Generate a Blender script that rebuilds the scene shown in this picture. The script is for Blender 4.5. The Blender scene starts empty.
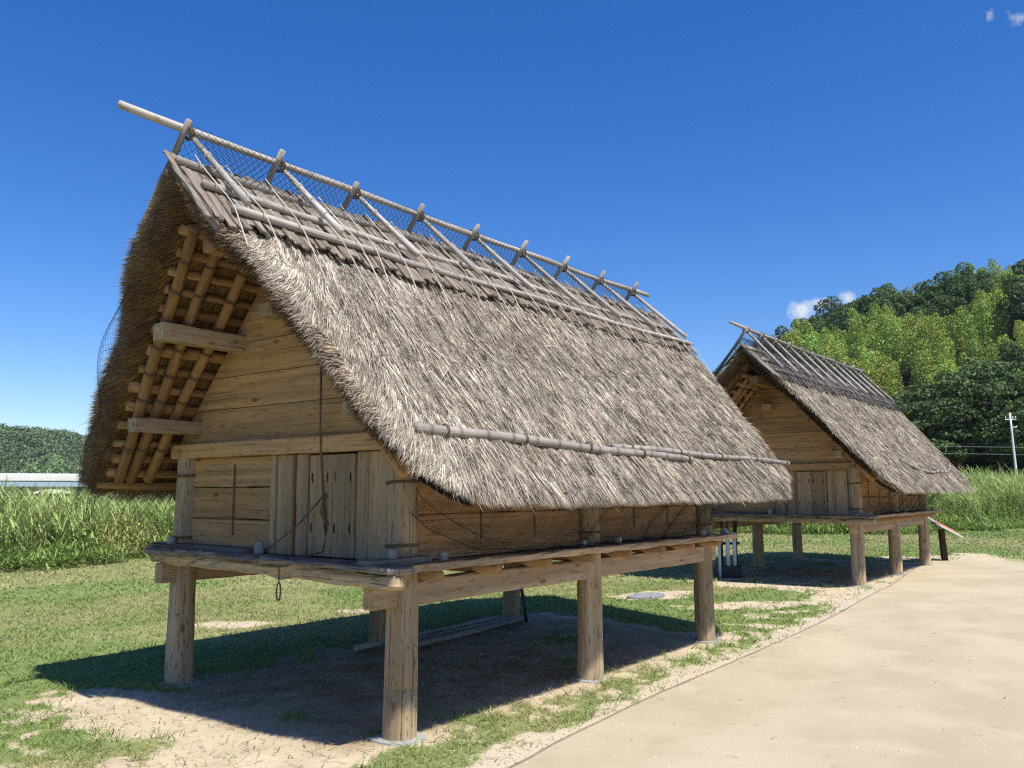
import bpy, math, random
import numpy as np
from mathutils import Vector, Matrix
sc = bpy.context.scene
C = sc.collection
R = math.radians

# ------------------------------------------------------------------ camera
CAM = np.array([-4.0796, -4.1457, 1.6])
F_ = Vector((.7802, .6129, .1253)); R_ = Vector((.618, -.7862, -.0024)); U_ = Vector((-.0971, -.0793, .9921))
cd = bpy.data.cameras.new('camera'); cam = bpy.data.objects.new('camera', cd); C.objects.link(cam)
cd.sensor_width = 36; cd.lens = 846.1 / 1024 * 36; cd.clip_start = .05; cd.clip_end = 6000
m = Matrix((R_, U_, -F_)).transposed().to_4x4(); m.translation = Vector(CAM); cam.matrix_world = m
sc.camera = cam

# ------------------------------------------------------------------ world, sun, exposure
SUN = Vector((-.12, -.59, 1.0)).normalized()
EL = math.asin(SUN.z); ROT = math.atan2(SUN.x, SUN.y)
w = bpy.data.worlds.new('World'); sc.world = w; w.use_nodes = True
nt = w.node_tree; N = nt.nodes; Lk = nt.links
bg = N['Background']
sky = N.new('ShaderNodeTexSky'); sky.sky_type = 'NISHITA'; sky.sun_disc = False
sky.sun_elevation = EL; sky.sun_rotation = ROT; sky.altitude = 0; sky.air_density = 1.0; sky.dust_density = .25; sky.ozone_density = 5.0
hs = N.new('ShaderNodeHueSaturation'); hs.inputs['Saturation'].default_value = 1.32; hs.inputs['Value'].default_value = 1.0
hs.inputs['Hue'].default_value = .513
Lk.new(sky.outputs[0], hs.inputs['Color'])
# small summer clouds: noise inside a few soft patches of sky, by direction
tc = N.new('ShaderNodeTexCoord')
nz = N.new('ShaderNodeTexNoise'); nz.inputs['Scale'].default_value = 75; nz.inputs['Detail'].default_value = 7; nz.inputs['Roughness'].default_value = .62
Lk.new(tc.outputs['Generated'], nz.inputs['Vector'])
def dirpx(az, el):
    return Vector((math.cos(el) * math.cos(az), math.cos(el) * math.sin(az), math.sin(el)))
def M(op, a, b=None, clamp=False):
    n = N.new('ShaderNodeMath'); n.operation = op; n.use_clamp = clamp
    for i, v in enumerate((a, b)):
        if v is None: continue
        if isinstance(v, (int, float)): n.inputs[i].default_value = v
        else: Lk.new(v, n.inputs[i])
    return n.outputs[0]
acc = None
for az, el, rad, amt, sq in ((.330, .199, .027, 1.0, 1.3), (.308, .206, .022, .95, 1.6), (.2805, .2095, .018, .95, 1.2), (.1226, .473, .013, .5, .7), (.0977, .459, .018, .6, .7), (.398, .195, .02, .35, 1.3), (1.9, .3, .2, .8, 1.6), (-1.4, .35, .25, .9, 1.6), (3.5, .3, .3, .9, 1.7)):
    d = dirpx(az, el)
    sub = N.new('ShaderNodeVectorMath'); sub.operation = 'SUBTRACT'; Lk.new(tc.outputs['Generated'], sub.inputs[0]); sub.inputs[1].default_value = d
    mul = N.new('ShaderNodeVectorMath'); mul.operation = 'MULTIPLY'; Lk.new(sub.outputs[0], mul.inputs[0]); mul.inputs[1].default_value = (1, 1, sq)
    ln = N.new('ShaderNodeVectorMath'); ln.operation = 'LENGTH'; Lk.new(mul.outputs[0], ln.inputs[0])
    v = M('MULTIPLY', M('SUBTRACT', 1.0, M('DIVIDE', ln.outputs['Value'], rad), True), amt)
    acc = v if acc is None else M('MAXIMUM', acc, v)
cl = M('MULTIPLY', M('SUBTRACT', M('ADD', M('MULTIPLY', nz.outputs[0], 1.25), M('MULTIPLY', acc, 1.0)), 1.0), 1.9, True)
cl = M('MULTIPLY', cl, M('MINIMUM', M('MULTIPLY', acc, 3.0), 1.0))
mix = N.new('ShaderNodeMix'); mix.data_type = 'RGBA'
Lk.new(cl, mix.inputs['Factor']); Lk.new(hs.outputs[0], mix.inputs['A']); mix.inputs['B'].default_value = (4.6, 5.0, 5.6, 1)
Lk.new(mix.outputs['Result'], bg.inputs['Color'])
bg.inputs['Strength'].default_value = .106
sd = bpy.data.lights.new('sun', 'SUN'); sd.energy = 4.7; sd.angle = R(.53); sd.color = (1, .955, .88)
so = bpy.data.objects.new('sun', sd); C.objects.link(so)
so.rotation_euler = SUN.to_track_quat('Z', 'Y').to_euler(); so.location = (0, -20, 30)
sc.view_settings.view_transform = 'Standard'; sc.view_settings.look = 'None'; sc.view_settings.gamma = 1
sc.view_settings.exposure = .60
sc.render.engine = 'CYCLES'
try:
    sc.cycles.use_denoising = False; sc.cycles.pixel_filter_type = 'BLACKMAN_HARRIS'; sc.cycles.filter_width = 1.25; sc.cycles.sample_clamp_indirect = 4
    sc.cycles.max_bounces = 6; sc.cycles.diffuse_bounces = 3; sc.cycles.use_adaptive_sampling = False
except Exception: pass

# ------------------------------------------------------------------ helpers
class G:
    """collects quads/tris with a colour and a grain coordinate per vertex, builds ONE mesh object"""
    def __init__(s): s.V = []; s.Q = []; s.T = []; s.Cc = []; s.Gr = []; s.n = 0
    def add(s, V, Q=None, T=None, col=None, gr=None):
        V = np.asarray(V, float).reshape(-1, 3); k = len(V)
        s.V.append(V)
        if Q is not None and len(Q): s.Q.append(np.asarray(Q, int).reshape(-1, 4) + s.n)
        if T is not None and len(T): s.T.append(np.asarray(T, int).reshape(-1, 3) + s.n)
        c = np.ones((k, 3)) if col is None else np.broadcast_to(np.asarray(col, float), (k, 3))
        s.Cc.append(c); s.Gr.append(V if gr is None else np.asarray(gr, float)); s.n += k
    def mesh(s, name, mat, smooth=False):
        me = bpy.data.meshes.new(name)
        V = np.concatenate(s.V); Q = np.concatenate(s.Q) if s.Q else np.zeros((0, 4), int); T = np.concatenate(s.T) if s.T else np.zeros((0, 3), int)
        me.vertices.add(len(V)); me.vertices.foreach_set('co', V.ravel())
        nl = Q.size + T.size; me.loops.add(nl); me.loops.foreach_set('vertex_index', np.concatenate([Q.ravel(), T.ravel()]))
        st = np.concatenate([np.arange(len(Q)) * 4, Q.size + np.arange(len(T)) * 3])
        me.polygons.add(len(st)); me.polygons.foreach_set('loop_start', st)
        me.polygons.foreach_set('use_smooth', np.full(len(st), smooth))
        me.update(calc_edges=True)
        a = me.attributes.new('col', 'FLOAT_COLOR', 'POINT'); cc = np.concatenate(s.Cc)
        a.data.foreach_set('color', np.concatenate([cc, np.ones((len(cc), 1))], 1).ravel())
        a = me.attributes.new('grain', 'FLOAT_VECTOR', 'POINT'); a.data.foreach_set('vector', np.concatenate(s.Gr).ravel())
        if mat: me.materials.append(mat)
        me.validate()
        return me
    def build(s, name, mat, parent=None, smooth=False):
        o = bpy.data.objects.new(name, s.mesh(name, mat, smooth)); C.objects.link(o)
        if parent: o.parent = parent
        return o
def thing(name, label, cat, loc=(0, 0, 0), group=None):
    o = bpy.data.objects.new(name, None); C.objects.link(o); o.location = loc; o.empty_display_size = .2
    return tag(o, label, cat, group)
def tag(o, label, cat, group=None, kind=None):
    o['label'] = label; o['category'] = cat
    if group: o['group'] = group
    if kind: o['kind'] = kind
    return o
def structure(o): o['kind'] = 'structure'; return o

def hash2(ix, iy, seed):
    h = (ix.astype(np.int64) * 374761393 + iy.astype(np.int64) * 668265263 + seed * 974634777) & 0x7fffffff
    h = ((h ^ (h >> 13)) * 1274126177) & 0x7fffffff
    return ((h ^ (h >> 16)) & 0xffff) / 65535.0
def vnoise(x, y, seed=0):
    x = np.asarray(x, float); y = np.asarray(y, float)
    x, y = np.broadcast_arrays(x, y)
    ix = np.floor(x); iy = np.floor(y); fx = x - ix; fy = y - iy
    fx = fx * fx * (3 - 2 * fx); fy = fy * fy * (3 - 2 * fy)
    a = hash2(ix, iy, seed); b = hash2(ix + 1, iy, seed); c = hash2(ix, iy + 1, seed); d = hash2(ix + 1, iy + 1, seed)
    return (a * (1 - fx) + b * fx) * (1 - fy) + (c * (1 - fx) + d * fx) * fy
def fbm(x, y, seed=0, o=4):
    s = 0; a = .5; t = 0
    for i in range(o):
        s = s + a * vnoise(np.asarray(x) * 2 ** i + 17 * i, np.asarray(y) * 2 ** i + 31 * i, seed + i); t += a; a *= .5
    return s / t
def sstep(a, b, x):
    t = np.clip((np.asarray(x, float) - a) / (b - a), 0, 1); return t * t * (3 - 2 * t)
RNG = np.random.default_rng(7)

def frame_of(P):
    P = np.asarray(P, float); n = len(P)
    T = np.gradient(P, axis=0); T /= np.linalg.norm(T, axis=1)[:, None]
    up = np.array([0, 0, 1.]) if abs(T[0, 2]) < .9 else np.array([1., 0, 0])
    A = []; a = np.cross(T[0], up); a /= np.linalg.norm(a)
    for i in range(n):
        a = a - T[i] * (a @ T[i]); a /= np.linalg.norm(a); A.append(a)
    A = np.array(A); B = np.cross(A, T)
    return P, T, A, B
def tube(g, pts, rad, n=10, jit=0.0, cap=True, col=None, taper_end=False, seed=None):
    P, T, A, B = frame_of(pts); k = len(P)
    rad = np.broadcast_to(np.asarray(rad, float), (k,)).copy()
    th = np.arange(n) / n * 2 * np.pi
    rr = rad[:, None] * (1 + jit * RNG.normal(size=(k, n)) + jit * 1.2 * RNG.normal(size=(1, n)))
    V = P[:, None] + rr[..., None] * (np.cos(th)[None, :, None] * A[:, None] + np.sin(th)[None, :, None] * B[:, None])
    L = np.concatenate([[0], np.cumsum(np.linalg.norm(np.diff(P, axis=0), axis=1))])
    off = RNG.random(3) * 40
    gr = np.stack([np.broadcast_to(L[:, None], (k, n)), np.cos(th)[None] * rr, np.sin(th)[None] * rr], -1) + off
    i = np.arange(k - 1)[:, None] * n; j = np.arange(n)[None]; j2 = (j + 1) % n
    Q = np.stack([i + j, i + j2, i + n + j2, i + n + j], -1).reshape(-1, 4)
    V = V.reshape(-1, 3); gr = gr.reshape(-1, 3); Tt = []
    if cap:
        V = np.concatenate([V, P[:1] - T[:1] * rad[0] * .06, P[-1:] + T[-1:] * rad[-1] * .06]); c0 = k * n; c1 = c0 + 1
        gr = np.concatenate([gr, [off + (0, 0, 0)], [off + (L[-1], 0, 0)]])
        jj = np.arange(n)
        Tt = np.concatenate([np.stack([np.full(n, c0), (jj + 1) % n, jj], -1), np.stack([np.full(n, c1), (k - 1) * n + jj, (k - 1) * n + (jj + 1) % n], -1)])
    g.add(V, Q, Tt, col, gr)
def seg(a, b, n): return np.asarray(a, float)[None] + np.linspace(0, 1, n)[:, None] * (np.asarray(b, float) - np.asarray(a, float))[None]
def beam(g, a, b, w, h, up=(0, 0, 1), bev=.006, jit=.0015, col=None, w2=None, h2=None):
    """bevelled rectangular timber from a to b; w across, h along up"""
    a = np.asarray(a, float); b = np.asarray(b, float); L = np.linalg.norm(b - a); k = max(3, int(L / .16) + 2)
    T = (b - a) / L; up = np.asarray(up, float); up = up - T * (up @ T); up /= np.linalg.norm(up); S = np.cross(T, up)
    t = np.linspace(0, 1, k); t = np.concatenate([[0, min(.4, bev / L)], t[1:-1], [1 - min(.4, bev / L), 1]]); k = len(t)
    W = w + ((w2 or w) - w) * t; H = h + ((h2 or h) - h) * t
    ins = np.zeros(k); ins[0] = ins[-1] = bev * .7
    x = np.stack([-W / 2 + bev, W / 2 - bev, W / 2, W / 2, W / 2 - bev, -W / 2 + bev, -W / 2, -W / 2], 1)
    y = np.stack([-H / 2, -H / 2, -H / 2 + bev, H / 2 - bev, H / 2, H / 2, H / 2 - bev, -H / 2 + bev], 1)
    x = x * (1 - ins[:, None] / (W[:, None] / 2)); y = y * (1 - ins[:, None] / (H[:, None] / 2))
    x += RNG.normal(size=x.shape) * jit; y += RNG.normal(size=x.shape) * jit
    V = a + (t * L)[:, None, None] * T + x[..., None] * S + y[..., None] * up
    off = RNG.random(3) * 40
    gr = np.stack([np.broadcast_to((t * L)[:, None], x.shape), x, y], -1) + off
    n = 8; i = np.arange(k - 1)[:, None] * n; j = np.arange(n)[None]; j2 = (j + 1) % n
    Q = np.stack([i + j, i + j2, i + n + j2, i + n + j], -1).reshape(-1, 4)
    e = (k - 1) * n
    Tt = [(0, i2 + 1, i2) for i2 in range(1, 7)] + [(e, e + i2, e + i2 + 1) for i2 in range(1, 7)]
    g.add(V.reshape(-1, 3), Q, Tt, col, gr.reshape(-1, 3))
def coil(g, c, ax, rad, r, turns=2, pitch=.011):
    ax = np.asarray(ax, float); ax /= np.linalg.norm(ax); u_ = np.cross(ax, (1, .13, .07) if abs(ax[0]) < .9 else (0, 1, 0)); u_ /= np.linalg.norm(u_); v_ = np.cross(ax, u_)
    th = np.linspace(0, 2 * np.pi * turns, int(11 * turns) + 1)
    tube(g, np.asarray(c, float) + ax * ((th / 6.283 - turns / 2) * pitch)[:, None] + rad * (np.cos(th)[:, None] * u_ + np.sin(th)[:, None] * v_), r, 5, cap=False)
def grid(nu, nv):
    i = np.arange(nu - 1)[:, None] * nv; j = np.arange(nv - 1)[None]
    return np.stack([i + j, i + nv + j, i + nv + j + 1, i + j + 1], -1).reshape(-1, 4)
def ribbons(g, P0, D, Nn, L, wd, col, curve=None, nseg=2):
    """tapered blades: root P0, direction D, face normal Nn, length L, width wd; curve = tip displacement vector"""
    n = len(P0); D = D / np.linalg.norm(D, axis=1)[:, None]
    S = np.cross(D, Nn); S /= np.maximum(np.linalg.norm(S, axis=1), 1e-6)[:, None]
    L = np.broadcast_to(L, (n,))[:, None]; wd = np.broadcast_to(wd, (n,))[:, None]
    cv = 0 if curve is None else curve
    V = [P0 - S * wd / 2, P0 + S * wd / 2]
    if nseg == 2:
        Mp = P0 + D * L * .55 + cv * .3 * 1.0
        V += [Mp - S * wd * .42, Mp + S * wd * .42]
    V.append(P0 + D * L + cv)
    k = len(V); VV = np.stack(V, 1).reshape(-1, 3)
    b = np.arange(n)[:, None] * k
    if nseg == 2:
        Q = b + np.array([[0, 1, 3, 2]]); T = b + np.array([[2, 3, 4]])
    else: Q = None; T = b + np.array([[0, 1, 2]])
    g.add(VV, Q, T, np.repeat(np.broadcast_to(col, (n, 3)), k, axis=0))

# ------------------------------------------------------------------ materials
class MT:
    def __init__(s, name, rough=.8, spec=.3):
        s.m = bpy.data.materials.new(name); s.m.use_nodes = True; s.t = s.m.node_tree; s.N = s.t.nodes
        s.b = s.N['Principled BSDF']; s.b.inputs['Roughness'].default_value = rough; s.b.inputs['Specular IOR Level'].default_value = spec
    def n(s, typ, **kw):
        o = s.N.new(typ)
        for k, v in kw.items():
            if hasattr(o, k) and k not in o.inputs: setattr(o, k, v)
            else: s.set(o.inputs[k], v)
        return o
    def set(s, inp, v):
        if isinstance(v, bpy.types.NodeSocket): s.t.links.new(v, inp)
        else: inp.default_value = v
    def math(s, op, a, b=None, c=None, clamp=False):
        o = s.N.new('ShaderNodeMath'); o.operation = op; o.use_clamp = clamp
        for i, v in enumerate((a, b, c)):
            if v is not None: s.set(o.inputs[i], v)
        return o.outputs[0]
    def attr(s, name): o = s.N.new('ShaderNodeAttribute'); o.attribute_name = name; return o
    def scale(s, vec, xyz): o = s.N.new('ShaderNodeVectorMath'); o.operation = 'MULTIPLY'; s.set(o.inputs[0], vec); o.inputs[1].default_value = xyz; return o.outputs[0]
    def noise(s, vec, sc=1, det=4, ro=.55): 
        o = s.N.new('ShaderNodeTexNoise'); s.set(o.inputs['Vector'], vec); o.inputs['Scale'].default_value = sc; o.inputs['Detail'].default_value = det; o.inputs['Roughness'].default_value = ro
        return o.outputs[0]
    def ramp(s, f, stops):
        o = s.N.new('ShaderNodeValToRGB'); s.set(o.inputs[0], f); e = o.color_ramp.elements
        while len(e) < len(stops): e.new(.5)
        for k, (p, c) in enumerate(stops):
            e[k].position = p; e[k].color = (*c, 1) if hasattr(c, '__len__') else (c, c, c, 1)
        return o.outputs[0]
    def mix(s, f, a, b, mode='MIX'):
        o = s.N.new('ShaderNodeMix'); o.data_type = 'RGBA'; o.blend_type = mode
        s.set(o.inputs['Factor'], f)
        for k, v in (('A', a), ('B', b)):
            s.set(o.inputs[k], (*v, 1) if isinstance(v, tuple) and len(v) == 3 else v)
        return o.outputs['Result']
    def bump(s, h, st=.4, dist=.01, prev=None):
        o = s.N.new('ShaderNodeBump'); s.set(o.inputs['Height'], h); o.inputs['Strength'].default_value = st; o.inputs['Distance'].default_value = dist
        if prev: s.t.links.new(prev, o.inputs['Normal'])
        s.t.links.new(o.outputs[0], s.b.inputs['Normal']); return o.outputs[0]
    def color(s, c): s.set(s.b.inputs['Base Color'], (*c, 1) if isinstance(c, tuple) and len(c) == 3 else c); return s

def wood_mat(name, a, b, grey, greyamt=.5, knots=True, herring=False, rough=.85, crack=.5, fleck=.45):
    t = MT(name, rough, .2); g = t.attr('grain').outputs['Vector']
    fib = t.noise(t.scale(g, (1.6, 55, 55)), 1, 5, .6)
    blot = t.noise(t.scale(g, (1.3, 5, 5)), 1, 4, .6)
    ck = t.noise(t.scale(g, (.9, 70, 70)), 1, 2, .5)
    col = t.mix(t.ramp(fib, [(.3, 0.), (.7, 1.)]), a, b)
    col = t.mix(t.math('MULTIPLY', t.ramp(blot, [(.38, 0.), (.66, 1.)]), greyamt), col, grey)
    ckm = t.ramp(ck, [(.30, 1.), (.37, 0.)])
    col = t.mix(t.math('MULTIPLY', ckm, crack), col, (a[0] * .25, a[1] * .22, a[2] * .2))
    fl = t.ramp(t.noise(t.scale(g, (9, 42, 42)), 1, 3, .6), [(.58, 0.), (.66, 1.)])
    col = t.mix(t.math('MULTIPLY', fl, fleck), col, (a[0] * .32, a[1] * .27, a[2] * .24))
    st = t.ramp(t.noise(t.scale(g, (.5, 11, 11)), 1, 3, .6), [(.35, .72), (.65, 1.12)])
    col = t.mix(1.0, col, st, 'MULTIPLY')
    if knots:
        v = t.n('ShaderNodeTexVoronoi'); t.set(v.inputs['Vector'], t.scale(g, (2.2, 5.5, 5.5))); v.inputs['Scale'].default_value = 1
        kn = t.ramp(v.outputs['Distance'], [(.06, 1.), (.13, 0.)])
        col = t.mix(t.math('MULTIPLY', kn, .75), col, (a[0] * .2, a[1] * .15, a[2] * .12))
    oi = t.N.new('ShaderNodeObjectInfo'); val = t.math('ADD', t.math('MULTIPLY', oi.outputs['Random'], .32), .84)
    hv = t.N.new('ShaderNodeHueSaturation'); t.set(hv.inputs['Value'], val); t.set(hv.inputs['Color'], col)
    col = hv.outputs[0]
    hgt = t.math('ADD', t.math('MULTIPLY', fib, .6), t.math('ADD', t.math('MULTIPLY', ckm, -.8), t.math('MULTIPLY', fl, -.5)))
    if herring:   # adze-dressed boards: rows of chiselled chevrons
        sx = t.N.new('ShaderNodeSeparateXYZ'); t.set(sx.inputs[0], g)
        fold = t.math('ABSOLUTE', t.math('SUBTRACT', t.math('FRACT', t.math('MULTIPLY', sx.outputs[1], 11.0)), .5))
        ph = t.math('ADD', t.math('MULTIPLY', sx.outputs[0], 44.0), t.math('MULTIPLY', fold, 3.4))
        wob = t.math('MULTIPLY', t.noise(t.scale(g, (6, 14, 14)), 1, 2, .5), 1.6)
        saw = t.math('FRACT', t.math('ADD', ph, wob))
        patch = t.ramp(t.noise(t.scale(g, (2.0, 3, 3)), 1, 2, .5), [(.38, .25), (.55, 1.)])
        ed = t.math('MULTIPLY', t.ramp(saw, [(.0, 1.), (.22, 0.), (.9, 0.), (1., 1.)]), patch)
        col = t.mix(t.math('MULTIPLY', ed, .45), col, (a[0] * .35, a[1] * .33, a[2] * .3))
        hgt = t.math('ADD', hgt, t.math('MULTIPLY', t.math('MULTIPLY', saw, patch), .9))
    t.color(col); t.bump(hgt, .8, .005)
    return t.m
W_POST = wood_mat('weathered_post_wood', (.45, .335, .205), (.32, .225, .13), (.41, .335, .24), .5, crack=.9, fleck=.7)
W_WALL = wood_mat('wall_board_wood', (.50, .292, .128), (.40, .222, .092), (.38, .265, .165), .5)
W_DOOR = wood_mat('chiselled_board_wood', (.47, .322, .175), (.39, .258, .138), (.40, .295, .195), .55, knots=False, herring=True, crack=.25)
W_TRIM = wood_mat('red_brown_trim_wood', (.33, .19, .10), (.24, .13, .065), (.3, .22, .15), .35)
W_FLOOR = wood_mat('grey_floor_wood', (.22, .17, .125), (.14, .105, .08), (.25, .225, .2), .7, crack=.8)
W_PLANK = wood_mat('pale_plank_wood', (.48, .335, .20), (.37, .245, .14), (.40, .32, .23), .5)
W_RAFT = wood_mat('rafter_wood', (.43, .255, .115), (.30, .165, .072), (.26, .165, .085), .4, knots=False)
W_GREY = wood_mat('silver_grey_pole_wood', (.44, .405, .36), (.32, .29, .255), (.22, .20, .18), .6, knots=False, crack=.45)
W_PALE = wood_mat('bleached_pole_wood', (.48, .45, .41), (.35, .325, .29), (.26, .235, .21), .5, knots=False, crack=.4)
W_BARK = wood_mat('ridge_bark', (.235, .195, .15), (.085, .068, .05), (.27, .235, .195), .6, knots=False, crack=.9)
W_DARKB = wood_mat('dark_bark', (.12, .095, .08), (.07, .055, .045), (.14, .12, .11), .5, knots=False, crack=.9)
W_DARK = wood_mat('dark_stained_wood', (.06, .035, .022), (.04, .024, .016), (.05, .035, .03), .4)
def plain(name, c, rough=.7, spec=.3, var=.25, sc=30, metal=0):
    t = MT(name, rough, spec); tcn = t.N.new('ShaderNodeTexCoord'); n = t.noise(tcn.outputs['Object'], sc, 4, .6)
    t.color(t.mix(t.ramp(n, [(.3, 0.), (.7, 1.)]), tuple(x * (1 - var) for x in c), tuple(min(1, x * (1 + var)) for x in c)))
    t.b.inputs['Metallic'].default_value = metal; t.bump(n, .2, .004); return t.m
M_ROPE = plain('rope', (.15, .105, .065), .95, .1, .4, 120)
M_CORD = plain('pale_cord', (.50, .46, .40), .9, .1, .2, 80)
M_NET = plain('net_cord', (.014, .016, .022), .7, .3, .1, 60)
M_CONC = plain('footing_concrete', (.30, .295, .28), .9, .2, .2, 25)
M_COVER = plain('grey_stone', (.24, .245, .25), .9, .2, .2, 18)
M_BLACK = plain('black_plastic', (.016, .016, .018), .5, .4, .3, 30)
M_WHITE = plain('white_tube', (.62, .63, .62), .45, .4, .1, 20)
M_SLOT = plain('dark_slot', (.03, .022, .016), .9, .1, .3, 40)
M_EDGE = plain('path_edging', (.20, .16, .125), .8, .2, .3, 25)
M_STEEL = plain('galvanised_pole', (.62, .63, .63), .6, .4, .08, 6)
M_WIRE = plain('wire', (.28, .29, .30), .6, .4, .1, 6)
def bamboo_mat():
    t = MT('grey_bamboo', .6, .3); g = t.attr('grain').outputs['Vector']
    fib = t.noise(t.scale(g, (3, 90, 90)), 1, 4, .6); bl = t.noise(t.scale(g, (5, 9, 9)), 1, 3, .6)
    c = t.mix(t.ramp(fib, [(.3, 0.), (.7, 1.)]), (.32, .30, .27), (.22, .20, .18))
    c = t.mix(t.math('MULTIPLY', t.ramp(bl, [(.5, 0.), (.7, 1.)]), .5), c, (.42, .39, .35))
    c = t.mix(1.0, c, t.attr('col').outputs['Color'], 'MULTIPLY'); t.color(c); t.bump(fib, .5, .004); return t.m
M_BAMB = bamboo_mat()
def straw_mat():
    t = MT('thatch_straw', .75, .18); c = t.attr('col').outputs['Color']; tcn = t.N.new('ShaderNodeTexCoord')
    n = t.noise(t.scale(tcn.outputs['Object'], (7, 7, 7)), 1, 5, .65)
    n2 = t.noise(t.scale(tcn.outputs['Object'], (1.1, 1.1, 1.1)), 1, 3, .6)
    c = t.mix(1.0, c, t.ramp(n, [(.3, .62), (.72, 1.25)]), 'MULTIPLY')
    c = t.mix(1.0, c, t.ramp(n2, [(.3, (.86, .83, .8)), (.7, (1.1, 1.1, 1.1))]), 'MULTIPLY')
    t.color(c); return t.m
M_STRAW = straw_mat()
def leaf_mat(name, rough=.55, transl=.3, spec=.25):
    t = MT(name, rough, spec); c = t.attr('col').outputs['Color']
    oi = t.N.new('ShaderNodeObjectInfo')
    hv = t.N.new('ShaderNodeHueSaturation'); t.set(hv.inputs['Color'], c); t.set(hv.inputs['Value'], t.math('ADD', t.math('MULTIPLY', oi.outputs['Random'], .5), .75))
    t.set(hv.inputs['Hue'], t.math('ADD', t.math('MULTIPLY', oi.outputs['Random'], .03), .485))
    t.color(hv.outputs[0])
    tr = t.N.new('ShaderNodeBsdfTranslucent'); t.set(tr.inputs['Color'], hv.outputs[0])
    mx = t.N.new('ShaderNodeMixShader'); mx.inputs[0].default_value = transl
    out = t.N['Material Output']
    t.t.links.new(t.b.outputs[0], mx.inputs[1]); t.t.links.new(tr.outputs[0], mx.inputs[2]); t.t.links.new(mx.outputs[0], out.inputs[0])
    return t.m
M_GRASS = leaf_mat('grass_blade', .6, .3); M_REED = leaf_mat('reed_leaf', .5, .35); M_LEAF = leaf_mat('tree_leaf', .55, .22)
M_TRUNK = plain('bark', (.10, .08, .06), .95, .1, .4, 8)

# ------------------------------------------------------------------ ground
HUT1 = np.array([0., 0., 0.]); HUT2 = np.array([10.60, .14, .05])
def gz(x, y):
    x = np.asarray(x, float); y = np.asarray(y, float)
    near = 1 - sstep(26, 40, np.hypot(x - 6, y - 3))
    return near * (.03 * (fbm(x * .45, y * .45, 3, 2) - .5)) + .05 * sstep(6.5, 10, x) 
PX = np.array([-30, -8, -.03, .61, 1.85, 4.39, 7.5, 10.65, 13.3, 15.0, 16.0, 17.4]); PY = np.array([-3.2, -1.75, -.94, -.86, -.75, -.67, -.5, -.30, .02, .22, .24, -.05])
def pye(x): return np.interp(x, PX, PY)
def ell(x, y, cx, cy, rx, ry, rot=0):
    c, s = math.cos(rot), math.sin(rot); dx = x - cx; dy = y - cy
    return np.hypot((dx * c + dy * s) / rx, (-dx * s + dy * c) / ry)
def rect(x, y, x0, x1, y0, y1):
    dx = np.maximum(np.maximum(x0 - x, x - x1), 0); dy = np.maximum(np.maximum(y0 - y, y - y1), 0); return np.hypot(dx, dy)
def masks(x, y):
    x = np.asarray(x, float); y = np.asarray(y, float)
    n = fbm(x * 1.6, y * 1.6, 11, 4) - .5; n2 = fbm(x * 5, y * 5, 23, 3) - .5
    b = 0 * x
    def put(d, soft, amt=1.0, nn=.9, n2a=.5):
        nonlocal b
        b = np.maximum(b, amt * (1 - sstep(-soft, soft, d + nn * n * 1.2 + n2a * n2)))
    put(rect(x, y, .25, 4.8, .1, 2.35) - .25, .22)                          # worn earth under the near granary
    put(rect(x, y, 10.5, 15.3, .3, 2.8) - .25, .16)                         # under the far one
    put(ell(x, y, -.62, 1.6, .55, 1.15, .1) * .7 - .7, .14)               # worn sand before it
    put(ell(x, y, -.7, .55, .8, .7) * .6 - .6, .14)
    put((ell(x, y, 2.07, 5.03, .5, .22, -.75) - 1) * .3, .08, 1, .15, .25)
    put((ell(x, y, 7.6, 2.35, .75, .36, -.6) - 1) * .35, .08, 1, .3, .4)
    put((ell(x, y, 7.5, .75, .85, .3, -.75) - 1) * .35, .10, 1, .5, .5)
    put((ell(x, y, 9.6, 1.35, .5, 1.35, .1) - 1) * .4, .10, 1, .4, .5)
    put((ell(x, y, 9.2, .1, 1.2, .3, .1) - 1) * .35, .10, .9, .6, .6)
    put((ell(x, y, 16.6, 1.1, 1.0, .45, -.3) - 1) * .4, .15, .8, .5, .5)
    put((ell(x, y, 3.9, 4.7, .5, .2, -.75) - 1) * .3, .1, .8, .3, .3)
    d = y - pye(x)
    grav = (1 - sstep(.05, .34, d + n * .5 + n2 * .5)) * (x < 17.2)
    put((ell(x, y, 18.2, -.2, 1.6, .9) - 1) * .5, .2, .9, .6, .5)
    b = np.maximum(b, grav * .95)
    # sparse ground between the post line and the gravel
    sp = (1 - sstep(.2, 1.0, np.abs(y + .05) + n * .5)) * (x > .2) * (x < 17)
    b = np.maximum(b, sp * sstep(.0, .16, n2 + n * .6) * .85)
    lft = (1 - sstep(0, 1.6, ell(x, y, -1.5, 2.3, 1.3, 1.6))) * sstep(.02, .14, n2 + .5 * n)
    b = np.maximum(b, lft * .8)
    dry = np.clip(.20 + sstep(.42, .68, fbm(x * .35 + 5, y * .5, 41, 3)) + .7 * np.exp(-((y - 7.6 - .2 * x) / 1.6) ** 2) * sstep(.35, .6, fbm(x * .5, y * .9, 43, 3)), 0, 1)
    return np.clip(b, 0, 1), np.clip(grav, 0, 1), dry
def und(x, y):  # mask under the huts: unbleached earth plus shade painted into the soil colour
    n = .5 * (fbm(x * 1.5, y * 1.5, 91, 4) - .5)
    return np.maximum(1 - sstep(-.1, .5, rect(x, y, -.1, 4.7, .3, 3.0) + n), 1 - sstep(-.1, .5, rect(x, y, 10.7, 15.2, .6, 2.8) + n))
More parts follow.
